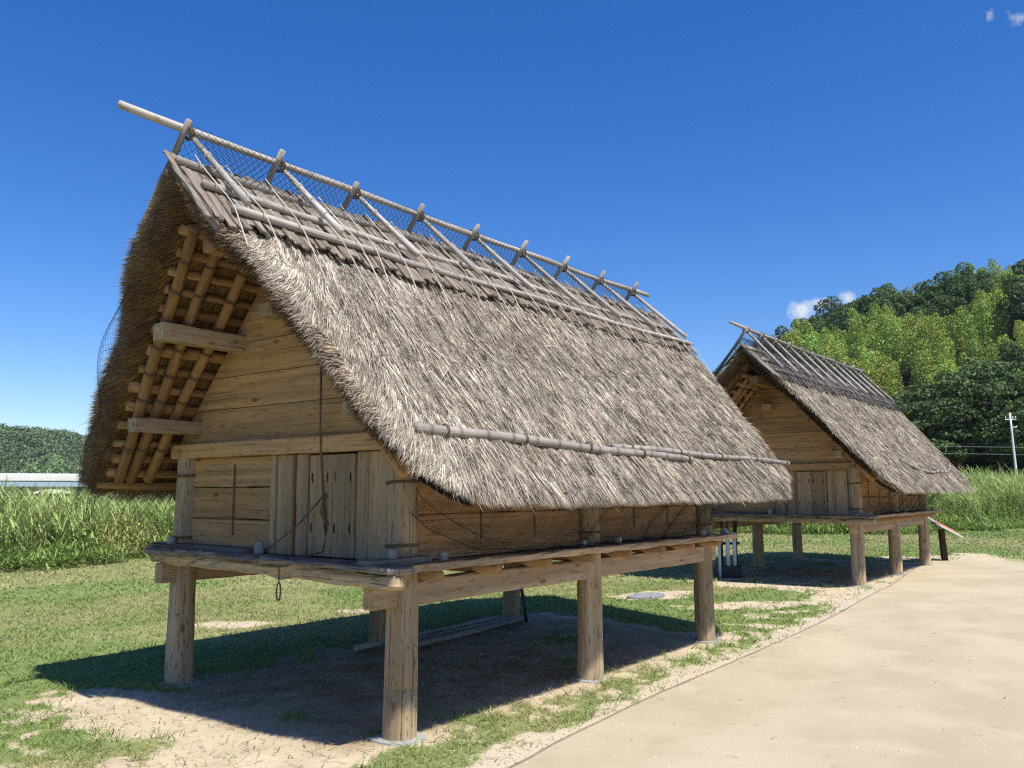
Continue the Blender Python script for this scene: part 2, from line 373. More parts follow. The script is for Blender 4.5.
def axis(lo, a, b, hi, h):
    mid = np.arange(a, b, h); out = [hi]; s = h
    r = []; v = b; 
    while v < hi: r.append(v); s *= 1.18; v += s
    l = []; s = h; v = a - h
    while v > lo: l.append(v); s *= 1.18; v -= s
    return np.concatenate([[lo], l[::-1], mid, r, [hi]])
xs = axis(-1000, -3.5, 19, 1000, .07); ys = axis(-1000, -1.8, 11, 1000, .07)
X, Y = np.meshgrid(xs, ys, indexing='ij'); Z = gz(X, Y)
gg = G(); b_, g_, d_ = masks(X.ravel(), Y.ravel())
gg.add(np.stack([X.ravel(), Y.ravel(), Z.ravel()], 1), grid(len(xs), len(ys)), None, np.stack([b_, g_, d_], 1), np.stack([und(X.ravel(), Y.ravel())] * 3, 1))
def ground_mat():
    t = MT('lawn_and_earth', .95, .1); s = t.N.new('ShaderNodeSeparateColor'); t.set(s.inputs[0], t.attr('col').outputs['Color'])
    geo = t.N.new('ShaderNodeNewGeometry'); p = geo.outputs['Position']
    n1 = t.noise(p, 3.0, 6, .65); n2 = t.noise(p, 38, 4, .7); n3 = t.noise(p, .6, 4, .6); n4 = t.noise(p, 140, 2, .7)
    sand = t.mix(t.ramp(n1, [(.35, 0.), (.65, 1.)]), (.56, .47, .33), (.43, .35, .238))
    sand = t.mix(t.ramp(n2, [(.55, 0.), (.72, .55)]), sand, (.26, .20, .13))
    gv = t.mix(t.ramp(n4, [(.35, 0.), (.65, 1.)]), (.46, .39, .28), (.55, .475, .35))
    soil = t.mix(s.outputs[1], sand, gv)
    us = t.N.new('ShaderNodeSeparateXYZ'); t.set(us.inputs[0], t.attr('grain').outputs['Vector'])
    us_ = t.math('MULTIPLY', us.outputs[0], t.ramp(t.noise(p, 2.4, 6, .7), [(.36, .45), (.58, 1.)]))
    soil = t.mix(us_, soil, t.mix(t.ramp(n1, [(.35, 0.), (.65, 1.)]), (.31, .205, .115), (.22, .14, .075)))  # unbleached soil, also darkened in colour to deepen the shade under the huts
    gr = t.mix(t.ramp(n2, [(.35, 0.), (.65, 1.)]), (.125, .185, .05), (.175, .245, .07))
    dr = t.mix(t.ramp(n2, [(.35, 0.), (.65, 1.)]), (.33, .29, .145), (.26, .245, .11))
    dm = t.math('MULTIPLY', s.outputs[2], t.ramp(t.noise(p, 2.2, 5, .7), [(.3, .25), (.7, 1.)]))
    gcol = t.mix(dm, gr, dr)
    gcol = t.mix(t.ramp(n3, [(.4, 0.), (.65, .5)]), gcol, (.20, .22, .085))
    m_ = t.math('ADD', s.outputs[0], t.math('ADD', t.math('MULTIPLY', t.math('SUBTRACT', n2, .5), 1.1), t.math('MULTIPLY', t.math('SUBTRACT', t.noise(p, 11, 4, .7), .5), 1.0)))
    f = t.ramp(m_, [(.30, 0.), (.68, 1.)])
    t.color(t.mix(f, gcol, soil))
    t.bump(t.math('ADD', n2, t.math('MULTIPLY', n4, .5)), .5, .02); return t.m
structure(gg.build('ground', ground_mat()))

# path of packed sandy earth and its thin edging
def path_mat():
    t = MT('packed_sand', .95, .12); geo = t.N.new('ShaderNodeNewGeometry'); p = geo.outputs['Position']
    n1 = t.noise(t.scale(p, (.7, .9, 1)), 1, 5, .6); n2 = t.noise(p, 60, 4, .7); n3 = t.noise(t.scale(p, (2.2, 1.4, 1)), 1, 3, .5); n5 = t.noise(p, 220, 2, .7)
    c = t.mix(t.ramp(n1, [(.4, 0.), (.6, 1.)]), (.462, .396, .272), (.395, .335, .224))
    c = t.mix(t.ramp(n3, [(.54, 0.), (.70, .45)]), c, (.50, .435, .295))
    c = t.mix(t.ramp(t.noise(t.scale(p, (1.1, 1.9, 1)), 1, 4, .6), [(.58, 0.), (.70, .4)]), c, (.35, .295, .185))
    c = t.mix(t.ramp(n2, [(.5, 0.), (.75, .4)]), c, (.56, .495, .36))
    c = t.mix(t.ramp(n5, [(.56, 0.), (.68, .55)]), c, (.27, .215, .14))
    t.color(c); t.bump(t.math('ADD', n2, t.math('MULTIPLY', n5, .7)), .45, .012); return t.m
gp = G(); ux = np.concatenate([np.linspace(-30, -5, 30), np.arange(-4.8, 17.45, .12)]); vv = np.linspace(0, 1, 90) ** 1.6
PXg = np.repeat(ux[:, None], len(vv), 1); E0 = pye(ux)[:, None]
PYg = E0 + (-14 - E0) * vv[None]
endw = np.clip((ux - 16.2) / 1.2, 0, 1)[:, None]
PXg = PXg + endw * (.25 * (fbm(PYg * .8, PXg * 0, 5, 3) - .5) + .5 * vv[None])
gp.add(np.stack([PXg, PYg, gz(PXg, PYg) + .004], -1).reshape(-1, 3), grid(len(ux), len(vv))[:, ::-1])
structure(gp.build('path', path_mat(), smooth=True))
ge = G(); ex = np.concatenate([np.linspace(-8, -4, 10), np.arange(-3.8, 15.6, .25)]); ey = pye(ex) + .004 * RNG.normal(size=len(ex))
beam_pts = np.stack([ex, ey, gz(ex, ey) + .002], 1)
tube(ge, beam_pts, .0095, 6, .1)
structure(ge.build('path_edging', M_EDGE, smooth=True))

# ------------------------------------------------------------------ view test: keep blades to what the photo can show (plus a margin)
Fv = np.array(F_); Rv = np.array(R_); Uv = np.array(U_)
def seen(P, margin=170):
    d = P - CAM; z = d @ Fv; u = 512 + 846 * (d @ Rv) / np.maximum(z, .1); v = 384 - 846 * (d @ Uv) / np.maximum(z, .1)
    return (z > .5) & (u > -margin * 2) & (u < 1024 + margin * 2) & (v < 768 + margin * 1.5)

def scatter_grass(g, x0, x1, y0, y1, dens, h, wd, rmin, rmax, tuft=1.0):
    n = int((x1 - x0) * (y1 - y0) * dens); x = RNG.uniform(x0, x1, n); y = RNG.uniform(y0, y1, n)
    r = np.hypot(x - CAM[0], y - CAM[1])
    P = np.stack([x, y, gz(x, y)], 1)
    k = (r > rmin) & (r <= rmax) & seen(P) & (y > pye(x) + .03) | ((r > rmin) & (r <= rmax) & (x > 18) & seen(P))
    P = P[k]; b, gv, dry = masks(P[:, 0], P[:, 1])
    nn = fbm(P[:, 0] * 9, P[:, 1] * 9, 77, 2)
    keep = RNG.random(len(P)) < np.clip(1.05 - b * 1.15, .045, 1) * (.35 + 1.0 * sstep(.3, .6, nn))
    P = P[keep]; b = b[keep]; dry = dry[keep]; nn = nn[keep]; n = len(P)
    a = RNG.uniform(0, 2 * np.pi, n); lean = np.abs(RNG.normal(0, .55, n)) + .12
    D = np.stack([np.cos(a) * lean, np.sin(a) * lean, np.ones(n)], 1)
    a2 = RNG.uniform(0, 2 * np.pi, n); Nn = np.stack([np.cos(a2), np.sin(a2), .3 * np.ones(n)], 1)
    under = (rect(P[:, 0], P[:, 1], 0, 4.6, .2, 3.4) < .1)
    edge = sstep(.08, .4, b) * (1 - under)
    hh = h * RNG.uniform(.5, 1.3, n) * (1 + .55 * edge * tuft) * (.7 + .7 * nn)
    fresh = np.array([.17, .265, .05]); lawn = np.array([.155, .24, .06]); tan = np.array([.36, .325, .15])
    dd = np.clip(dry * .85 + RNG.normal(0, .13, n), 0, 1)[:, None]
    base = lawn + (fresh - lawn) * np.clip(edge + RNG.random(n) * .5, 0, 1)[:, None]
    col = base * (1 - dd) + tan * dd; col = col * RNG.uniform(.65, 1.35, n)[:, None]
    cv = np.stack([np.cos(a), np.sin(a), -.8 * np.ones(n)], 1) * (hh * .35)[:, None]
    P = P - np.array([0, 0, .004])
    ribbons(g, P, D, Nn, hh, wd * RNG.uniform(.6, 1.3, n), col, cv, 2)
gr = G()
scatter_grass(gr, -3.5, 9, -1.2, 9, 2600, .05, .0055, 0, 8.5)
scatter_grass(gr, -2, 19, -.8, 16, 900, .055, .010, 8.5, 15)
scatter_grass(gr, 0, 40, -12, 20, 230, .06, .020, 15, 27)
scatter_grass(gr, 12, 54, -16, 14, 130, .06, .030, 27, 52)
tag(gr.build('grass', M_GRASS), 'short mown lawn with dry tan patches around the granaries', 'grass', kind='stuff')

# gravel grains along the path edge
gv = G(); n = 6000; x = RNG.uniform(-2.5, 16, n); y = pye(x) + np.abs(RNG.normal(0, .28, n)) + .02
k = (RNG.random(n) < masks(x, y)[1] * .9 + .12); x, y = x[k], y[k]; n = len(x)
xa = RNG.uniform(-2.5, 17, 6000); ya = RNG.uniform(-1, 4, 6000); bb = masks(xa, ya)[0]; k = (bb > .6) & (RNG.random(6000) < .5) & (ya > pye(xa)); x = np.append(x, xa[k]); y = np.append(y, ya[k])
xa = RNG.uniform(-3, 16, 7000); ya = pye(xa) - np.abs(RNG.normal(0, 1.8, 7000)) - .03; k = RNG.random(7000) < .7; x = np.append(x, xa[k]); y = np.append(y, ya[k]); n = len(x)
r = .0025 + .005 * RNG.random(n) ** 2.5
O = np.array([[1, 0, 0], [0, 1, 0], [-1, 0, 0], [0, -1, 0], [0, 0, .7], [0, 0, -.7]])
V = O[None] * RNG.uniform(.6, 1.4, (n, 6, 1)) * r[:, None, None]; a = RNG.uniform(0, 6.28, n); ca, sa = np.cos(a)[:, None], np.sin(a)[:, None]
V = np.stack([V[..., 0] * ca - V[..., 1] * sa, V[..., 0] * sa + V[..., 1] * ca, V[..., 2]], -1) + np.stack([x, y, gz(x, y) + .004], 1)[:, None]
TT = np.array([[0, 1, 4], [1, 2, 4], [2, 3, 4], [3, 0, 4], [1, 0, 5], [2, 1, 5], [3, 2, 5], [0, 3, 5]])
cg = np.array([.52, .445, .335]) * RNG.uniform(.35, 1.35, n)[:, None] * np.array([1, 1, 1])
def vcol_mat(name, rough=.85):
    t = MT(name, rough, .2); t.color(t.attr('col').outputs['Color']); return t.m
gv.add(V.reshape(-1, 3), None, (TT[None] + np.arange(n)[:, None, None] * 6).reshape(-1, 3), np.repeat(cg, 6, 0))
tag(gv.build('gravel', vcol_mat('gravel_grain')), 'pale gravel strip and loose grit along the edge of the sandy path', 'gravel', kind='stuff')

# fallen straw and leaf litter
gl = G(); xl = np.concatenate([RNG.uniform(-1.6, 5.6, 3200), RNG.uniform(10, 16, 1200), RNG.uniform(-2, 14, 200)]); yl_ = np.concatenate([RNG.uniform(-.8, 3.6, 3200), RNG.uniform(-.2, 3.2, 1200), RNG.uniform(-3.5, .5, 200)]); n = len(xl)
a = RNG.uniform(0, 6.28, n); P = np.stack([xl, yl_, gz(xl, yl_) + .010], 1)
ribbons(gl, P, np.stack([np.cos(a), np.sin(a), RNG.uniform(-.02, .12, n)], 1), np.tile([0, 0, 1.], (n, 1)) + RNG.normal(0, .25, (n, 3)), RNG.uniform(.02, .11, n), RNG.uniform(.003, .008, n), np.array([.36, .29, .19])[None] * RNG.uniform(.35, 1.25, n)[:, None], RNG.normal(0, .008, (n, 3)), 2)
tag(gl.build('straw_litter', vcol_mat('dry_litter')), 'fallen straw and dry litter scattered on the earth around the granaries', 'litter', kind='stuff')

# ------------------------------------------------------------------ granary
Y0 = 1.32; WD = 2.64; LN = 4.55
DE = 2.2   # slope ends this far from the ridge (plan)
def zo(dy): return 4.0 - 1.12 * dy - .06 * sstep(1.75, 2.3, dy) * (dy - 1.75) - .085 * (1 - sstep(.1, .75, dy))
def dmax(x, ext=0.):   # the eave rises and rounds off towards both gables
    return 2.19 - .15 * (1 - sstep(0, .55, x + .62 + ext)) - .17 * (1 - sstep(0, .6, 5.32 + (.3 if ext > 0 else 0) - x))
def xf(dy): return -1.05 + .20 * dy + .25 * np.maximum(0, dy - 1.75)
def xb(dy): return 6.28 - .45 * dy + .0 * dy
SL = math.hypot(1, 1.12)

def net(g, fun, nu, nv, r, keep=None):
    """diamond net: fun(u,v)->points, u,v in 0..1"""
    i = np.arange(nu)[:, None]; j = np.arange(nv)[None]
    for s in (1, -1):
        ii, jj = np.meshgrid(np.arange(nu - 1), np.arange(nv - 1), indexing='ij')
        ii = ii.ravel(); jj = jj.ravel()
        sel = ((ii + jj) % 2 == 0) if s == 1 else ((ii + jj) % 2 == 1)
        ii = ii[sel]; jj = jj[sel]
        if s == 1: a = (ii, jj); b = (ii + 1, jj + 1)
        else: a = (ii, jj + 1); b = (ii + 1, jj)
        A = fun(a[0] / (nu - 1), a[1] / (nv - 1)); B = fun(b[0] / (nu - 1), b[1] / (nv - 1))
        if keep is not None:
            k = keep(a[0] / (nu - 1), a[1] / (nv - 1)); A = A[k]; B = B[k]
        T = B - A; T /= np.maximum(np.linalg.norm(T, axis=1), 1e-6)[:, None]
        h = np.cross(T, np.array([.3, .5, .81])); h /= np.linalg.norm(h, axis=1)[:, None]; w_ = np.cross(T, h)
        V = []
        for q in range(3):
            o = (math.cos(q * 2.094) * h + math.sin(q * 2.094) * w_) * r
            V += [A + o, B + o]
        n = len(A); V = np.stack(V, 1).reshape(-1, 3); base = np.arange(n)[:, None, None] * 6
        Q = base + np.array([[0, 2, 3, 1], [2, 4, 5, 3], [4, 0, 1, 5]])[None]
        g.add(V, Q.reshape(-1, 4))

def thatch(root, seed, dens, fringe=1.0, ext=0.0):
    rng = np.random.default_rng(seed); g = G()
    XF = lambda d: xf(d) - ext
    xb = lambda d: 6.28 - .45 * d + (.30 if ext > 0 else 0)
    XL = lambda d: XF(d) - .08 * np.exp(-((d - .45) / .35) ** 2) + .022 * np.sin(d * 8.5 + seed)
    # --- solid thatch layer
    nx = 150; prof = []
    ds = np.linspace(0, DE, 26)
    TH = .20
    th_ = lambda d: TH * (1 - .62 * sstep(1.55, 2.2, d))
    prof_o = [(-d, zo(d), d, 1) for d in ds[::-1]] + [(d, zo(d), d, 1) for d in ds[1:]]           # outer from right eave over ridge to left eave
    dsi = np.linspace(0.0, DE - .12, 22)
    prof_i = [(d, zo(d) - float(th_(d)), d, 0) for d in dsi[::-1]] + [(-d, zo(d) - float(th_(d)), d, 0) for d in dsi[1:]]
    P = prof_o + prof_i; k = len(P); t = np.linspace(0, 1, nx)
    yy = np.array([p[0] for p in P]); zz = np.array([p[1] for p in P]); dd = np.array([p[2] for p in P]); ou = np.array([p[3] for p in P])
    x0 = XF(dd) + np.where(ou == 1, .16, .32); x1 = xb(dd) - np.where(ou == 1, .12, .30)
    Xs = x0[None] + (x1 - x0)[None] * t[:, None]
    nrm = np.stack([np.zeros(k), np.sign(yy) * .746, np.full(k, .666)], 1)
    bump = (fbm(Xs * 3, yy[None] * 3 + 50, seed, 4) - .5) * .07 + (fbm(Xs * 14, yy[None] * 9, seed + 3, 2) - .5) * .02
    dm = (np.minimum(dmax(Xs, ext), DE) - .05) / DE; dsc = dd[None] * dm; zsc = zo(dsc) - np.where(ou == 1, 0, 1)[None] * th_(dsc)
    V = np.stack([Xs, Y0 + yy[None] * dm, zsc], -1) + nrm[None] * (bump * np.where(ou == 1, 1, .5)[None])[..., None]
    i = np.arange(nx - 1)[:, None] * k; j = np.arange(k)[None]; j2 = (j + 1) % k
    Q = np.stack([i + j, i + j2, i + k + j2, i + k + j], -1).reshape(-1, 4)[:, ::-1]
    co = np.where(ou[:, None] == 1, np.array([[.15, .12, .09]]), np.array([[.17, .105, .045]]))
    g.add(V.reshape(-1, 3), Q, None, np.tile(co, (nx, 1)) * rng.uniform(.6, 1.3, (nx * k, 1)))
    # end caps (strip joining outer and inner rows)
    def cap(e):
        no = len(prof_o); ni = len(prof_i); row = V[0 if e == 0 else -1]
        outer = row[:no]; inner = row[no:][::-1]
        io = np.interp(np.linspace(0, 1, no), np.linspace(0, 1, ni), np.arange(ni)); inn = np.stack([np.interp(io, np.arange(ni), inner[:, q]) for q in range(3)], 1)
        VV = np.concatenate([outer, inn]); jj = np.arange(no - 1)
        g.add(VV, np.stack([jj, jj + 1, jj + 1 + no, jj + no], 1), None, (.16, .11, .06))
    cap(0); cap(1)
    # --- straw on both slopes
    for side, dn in ((-1, dens), (1, dens * .3)):
        n = int(dn * 7.0 * DE * SL); d = (DE - .06) * (rng.random(n)) ** .97; tx = rng.random(n)
        a0 = XF(d) + .10; a1 = xb(d) - .08; x = a0 + (a1 - a0) * tx
        kk = d < dmax(x, ext) - .04; d, tx, a0, a1, x = d[kk], tx[kk], a0[kk], a1[kk], x[kk]; n = len(d)
        cl = hash2(np.floor(x / .045 + hash2(np.floor(d / .17), np.floor(d * 0), seed) * 9), np.floor(d / .17), seed + 5)     # bundle
        cl2 = hash2(np.floor(x / .045 + hash2(np.floor(d / .17), np.floor(d * 0), seed) * 9), np.floor(d / .17), seed + 9)
        ef = np.exp(-np.maximum(x - a0, 0) / .38) ; eb = np.exp(-np.maximum(a1 - x, 0) / .30)
        swirl = (fbm(x * 1.1, d * 1.3, seed + 21, 2) - .5) * .5
        lat = rng.normal(0, .13, n) + (cl - .5) * .26 + swirl * .7 + .02 - .95 * ef + .75 * eb
        hair = rng.random(n) < .010; lat = np.where(hair, lat + rng.normal(0, .6, n), lat)
        D = np.stack([np.sin(lat), side * np.cos(lat) / SL, -np.cos(lat) * 1.12 / SL], 1)
        nv = np.array([0, side * 1.12 / SL, 1 / SL])
        lift = rng.uniform(-.035, .02, n) + .045 * (cl2 - .4) + np.where(hair, .08, 0)
        D = D + nv * lift[:, None]
        base = np.stack([x, Y0 + side * d, zo(d)], 1)
        bmp = (fbm(x * 3, side * d * 3 + 50, seed, 4) - .5) * .07
        base = base + nv * (bmp + rng.uniform(-.012, .012, n) + .018 * (cl2 - .4))[:, None]
        L = rng.uniform(.08, .22, n) * np.where(hair, 1.4, 1); L = np.minimum(L, (dmax(x, ext) - d) * SL + .05); wd = rng.uniform(.0028, .0062, n)
        tw = rng.normal(0, .75, n); S = np.cross(D, nv); Nn = nv * np.cos(tw)[:, None] + S * np.sin(tw)[:, None]
        pal = np.array([[.385, .343, .272], [.48, .44, .36], [.275, .238, .182], [.345, .285, .195], [.165, .14, .108]])
        col = pal[rng.choice(5, n, p=[.34, .22, .2, .12, .12])] * (rng.uniform(.7, 1.3, n) * (.68 + .62 * cl2))[:, None]
        moss = sstep(.58, .75, fbm(x * .8, d * 1.0, seed + 31, 3))[:, None]
        col = col * (1 - .22 * moss)
        cv = np.array([0, side * .0, -1.]) * (L * rng.uniform(0, .08, n))[:, None] + nv * rng.normal(0, .004, n)[:, None]
        ribbons(g, base, D, Nn, L, wd, col, cv, 2)
        # eave: thick cut edge hanging down
        n = int(max(min(dn, 9000), 6000) * 1.3); x = rng.uniform(XF(np.array(DE)), xb(np.array(DE)), n); q = rng.random(n); dE = dmax(x, ext) - .03 - .12 * q + rng.normal(0, .02, n)
        base = np.stack([x, Y0 + side * (dE - .10), zo(dE) - .10 * q + .10], 1)
        lat = rng.normal(0, .22, n) - .5 * np.exp(-(x - XF(DE)) / .3) + .5 * np.exp(-(xb(DE) - x) / .3)
        D = np.stack([np.sin(lat), side * .64 * np.ones(n), -.74 - .12 * q], 1)
        cs = hash2(np.floor(x / .06), np.floor(x * 0), seed + 4)
        L = rng.uniform(.09, .16, n) + .09 * (cs - .5) + np.where(rng.random(n) < .05, .08, 0)
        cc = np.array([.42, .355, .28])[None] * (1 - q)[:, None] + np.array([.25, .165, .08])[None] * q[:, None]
        tw = rng.normal(0, .8, n); S = np.cross(D, nv); Nn = nv * np.cos(tw)[:, None] + S * np.sin(tw)[:, None]
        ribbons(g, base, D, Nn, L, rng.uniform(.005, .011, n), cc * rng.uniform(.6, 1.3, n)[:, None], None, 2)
        # verges: layered straw fanning out of both gable ends
        for e in (0, 1):
            n = int((min(dn, 9000) if side == -1 else min(dens, 15000)) * (2.3 if e == 0 else .9) * (1.0)); d = rng.uniform(0.02, 1.78 if side == -1 else 2.02, n); q = rng.random(n) ** .9
            sx = -1 if e == 0 else 1
            xi = ((XL(d) if side == 1 else XF(d) + .02 * np.sin(d * 11) - .10 * np.exp(-((d - .38) / .24) ** 2)) + .34 - .20 * q) if e == 0 else (xb(d) - .34 + .20 * q)
            z = zo(d) - th_(d) * (1 - q) * .98
            base = np.stack([xi, Y0 + side * d, z], 1)
            dsl = np.array([0, side / SL, -1.12 / SL]); nv = np.array([0, side * 1.12 / SL, 1 / SL])
            ang = rng.normal(.34, .22, n) + .25 * (hash2(np.floor(d / .09), np.floor(q * 5), seed + 2 + e) - .5)
            D = np.array([sx, 0, 0])[None] * np.cos(ang)[:, None] + dsl[None] * np.sin(ang)[:, None] + nv[None] * (rng.normal(0, .10, n) + .16 * (q - .4))[:, None]
            L = (rng.uniform(.13, .25, n) * fringe) * (1.05 - .25 * q)
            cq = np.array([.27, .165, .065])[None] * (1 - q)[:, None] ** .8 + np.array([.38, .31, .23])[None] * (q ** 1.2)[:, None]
            tw = rng.normal(0, .9, n); S = np.cross(D, nv); Nn = nv * np.cos(tw)[:, None] + S * np.sin(tw)[:, None]
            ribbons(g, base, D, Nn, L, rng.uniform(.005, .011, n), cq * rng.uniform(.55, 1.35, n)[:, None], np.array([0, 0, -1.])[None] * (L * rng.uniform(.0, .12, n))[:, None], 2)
        # bare underside seen between the battens
        n = int(min(dens, 9000) * 2.4); x = rng.uniform(-.75, 5.6, n); d = rng.uniform(.1, 1.75, n); k_ = ((x < .1) | (x > 4.6)) & (x > XF(d) + .34) & (x < xb(d) - .34); x = x[k_]; d = d[k_]; n = len(x)
        base = np.stack([x, Y0 + side * d, zo(d) - th_(d) - .004], 1); lat = rng.normal(0, .12, n)
        D = np.stack([np.sin(lat), side * np.cos(lat) / SL, -np.cos(lat) * 1.12 / SL - .03], 1)
        ribbons(g, base, D, np.tile(-nv, (n, 1)), rng.uniform(.15, .3, n), rng.uniform(.005, .011, n), np.array([.30, .185, .075])[None] * rng.uniform(.5, 1.4, n)[:, None], None, 1)
    return g.build('thatch', M_STRAW, root)

def granary(loc, label, variant):
    root = thing('raised_granary', label, 'granary', loc, 'thatched raised-floor granaries')
    rnd = random.Random(31 + variant)
    v2 = variant == 1
    ext = .32 if v2 else 0.0; dzr = .07 if v2 else 0.0
    # posts with concrete pads, a repair seam near the foot and rope bindings
    for ix, x in enumerate((0, LN / 2, LN)):
        for iy, y in enumerate((0, WD)):
            g = G(); top = 1.96; zs = [-.03, .0, .15, .318, .322, .326, .330, .5, .7, .95, 1.1, 1.3, 1.5, 1.7, 1.9, top]
            r0 = .115 if ix < 2 else .109
            rr = [r0 * (1.0 - .085 * z) * (1 - (.018 if abs(z - .324) < .004 else 0)) + rnd.uniform(-.002, .002) for z in zs]
            ph = rnd.uniform(0, 6); pts = [(x + .008 * math.sin(z * 2.1 + ph), y + .008 * math.cos(z * 1.7 + ph), z) for z in zs]
            tube(g, pts, rr, 20, .008)
            for kk in range(2):   # stubs of trimmed branches
                zz_ = rnd.choice((.55, .75, 1.3, 1.45, 1.62)) + rnd.uniform(-.05, .05); an = rnd.uniform(3.2, 5.2); rad = r0 * .9
                c = np.array([x + math.cos(an) * rad * .9, y + math.sin(an) * rad * .9, zz_]); o_ = np.array([math.cos(an), math.sin(an), .15])
                tube(g, [c, c + o_ * .018, c + o_ * .022], [.026, .022, .012], 10, .05)
            p = g.build('post', W_POST, root, True)
            g = G(); zt = float(gz(loc[0] + x, loc[1] + y)) - loc[2] + .012
            hw = .165; a = rnd.uniform(-.2, .2); nn_ = 9
            pv = []
            for q in range(12):
                an = q / 12 * 6.283; rr_ = hw * (1 / max(abs(math.cos(an)), abs(math.sin(an)))) * rnd.uniform(.82, 1.0)
                pv.append((x + rr_ * math.cos(an + a), y + rr_ * math.sin(an + a)))
            V = [(u, v, zt + rnd.uniform(-.003, .004)) for u, v in pv] + [(u + (u - x) * .12, v + (v - y) * .12, zt - .08) for u, v in pv] + [(x, y, zt + .006)]
            Q = [(q, 12 + q, 12 + (q + 1) % 12, (q + 1) % 12) for q in range(12)]; T = [(24, q, (q + 1) % 12) for q in range(12)]
            g.add(V, Q, T); g.build('footing', M_CONC, p)
            for zr in ((1.24, 1.66) if iy == 0 else (1.22, 1.74)):
                g = G(); coil(g, (x, y, zr), (.05 * math.sin(ph), .05 * math.cos(ph), 1), r0 * .92 + .005, .0065)
                g.build('rope_binding', M_ROPE, p, True)
    # floor frame
    for y in (0, WD):
        g = G(); s = -1 if y == 0 else 1
        beam(g, (-.30 if y == 0 else -.24, y, .925), (LN + .22, y, .925), .10, .165, bev=.010, jit=.002); g.build('side_beam', W_PLANK, root)
    for x in (-.44, LN + .22):
        g = G(); n = 40; ys_ = np.linspace(-.42, WD + .17, n) if x < 0 else np.linspace(-.1, WD + .1, n); sk = np.interp(ys_, [0, WD + .4], [0, .26]) if x < 0 else 0
        if x > 0: tube(g, np.stack([x + .008 * np.sin(ys_ * 3), ys_, 1.047 + .006 * np.sin(ys_ * 4)], 1), .047 + .004 * np.sin(np.arange(n) * 1.9), 14, .05)
        else: beam(g, (-.43, -.42, 1.050), (-.17, WD + .17, 1.050), .10, .088, bev=.020, jit=.0065)
        g.build('edge_log', W_POST, root, x > 0)
    for kx in np.linspace(.12, LN - .1, 8):
        g = G(); tube(g, seg((kx, -.24, 1.045), (kx + rnd.uniform(-.02, .02), WD + .24, 1.05), 8), .040 + rnd.uniform(-.004, .004), 12, .03); g.build('joist', W_RAFT, root, True)
    g = G(); e = np.linspace(-.13, WD + .13, 12)
    for a, b in zip(e[:-1], e[1:]): beam(g, (-.30, (a + b) / 2, 1.103), (LN + .3, (a + b) / 2, 1.103), (b - a) - .008, .035, bev=.004)
    g.build('floor', W_FLOOR, root)
    # boards laid over the front edge, side ledges
    cuts = [-.42, .35, 1.0, 1.62, 2.3, WD + .17]
    for a, b in zip(cuts[:-1], cuts[1:]):
        fx = lambda y: -.40 + .26 * max(0, y) / (WD + .4)
        g = G(); beam(g, (fx(a), a + .004, 1.121 + rnd.uniform(-.003, .004)), (fx(b), b - .004, 1.121 + rnd.uniform(-.003, .004)), .21, .036, bev=.012, jit=.005); g.build('edge_board', W_FLOOR, root)
    g = G(); beam(g, (-.12, 1.5, 1.150), (-.10, WD + .22, 1.150), .17, .035, bev=.005); g.build('threshold_board', W_FLOOR, root)
    for y, s in ((0, -1), (WD, 1)):
        g = G(); k = 9; xx = np.linspace(-.40, LN + .36, k)
        for q in range(1):
            beam(g, (-.40 if s < 0 else -.02, y + s * .215, 1.110), (LN + .26, y + s * .215, 1.110), .16, .05, bev=.009, jit=.004)
        g.build('ledge_board', W_PLANK, root)
        if s < 0: g = G(); beam(g, (-.44, y + s * .10, 1.150), (.10, y + s * .13, 1.150), .12, .04, bev=.005); g.build('corner_block', W_FLOOR, root)
    for x, y in ((-.12, 1.42), (-.14, 2.62), (-.19, -.10), (.23, -.16), (1.95, -.16), (2.52, -.16), (4.22, -.16), (4.76, -.16)):
        g = G(); zb = 1.135 if x > .1 else 1.166 if y > 0 else 1.17
        tube(g, [(x, y, zb - .03), (x, y, zb + .048), (x, y, zb + .055)], [.038, .035, .028], 10, .03); g.build('peg', W_PALE, root, False)
    # side walls: boards pinned into the posts, with thin rope battens
    for y, s in ((.045, -1), (WD - .045, 1)):
        for x0, x1 in ((.09, LN / 2 - .09), (LN / 2 + .09, LN - .09)):
            for z0, z1 in ((1.125, 1.436), (1.442, 1.70), (1.706, 1.96)):
                g = G(); beam(g, (x0, y, (z0 + z1) / 2), (x1, y, (z0 + z1) / 2), .045, z1 - z0, bev=.006); g.build('wall_board', W_WALL, root)
            for fx in (.36, .68):
                g = G(); xx = x0 + (x1 - x0) * fx; tube(g, seg((xx, y + s * .026, 1.245), (xx + rnd.uniform(-.01, .01), y + s * .026, 1.93), 6), .0075, 6, .1); g.build('lashing', M_ROPE, root)
    # front and back walls
    for xw, s in ((0.02, -1), (LN - .02, 1)):
        for z0, z1 in ((1.125, 1.374), (1.38, 1.632), (1.639, 1.88)):
            g = G(); y1_, y0_ = WD - .09, (1.42 if s < 0 else .09)
            beam(g, (xw, y0_, (z0 + z1) / 2), (xw, y1_, (z0 + z1) / 2), .045, z1 - z0, bev=.006); g.build('wall_board', W_WALL, root)
        g = G(); tube(g, seg((xw + s * .026, 1.94, 1.25), (xw + s * .026, 1.945, 1.82), 6), .009, 6, .1); g.build('lashing', M_ROPE, root)
        g = G(); beam(g, (xw + s * .035, -.16, 1.945), (xw + s * .035, WD + .16, 1.945), .14, .125, bev=.010); g.build('tie_beam', W_WALL, root)
        # gable boards, clipped to the roof line
        zs = [2.01, 2.285, 2.555, 2.825, 3.08, 3.34, 3.56]
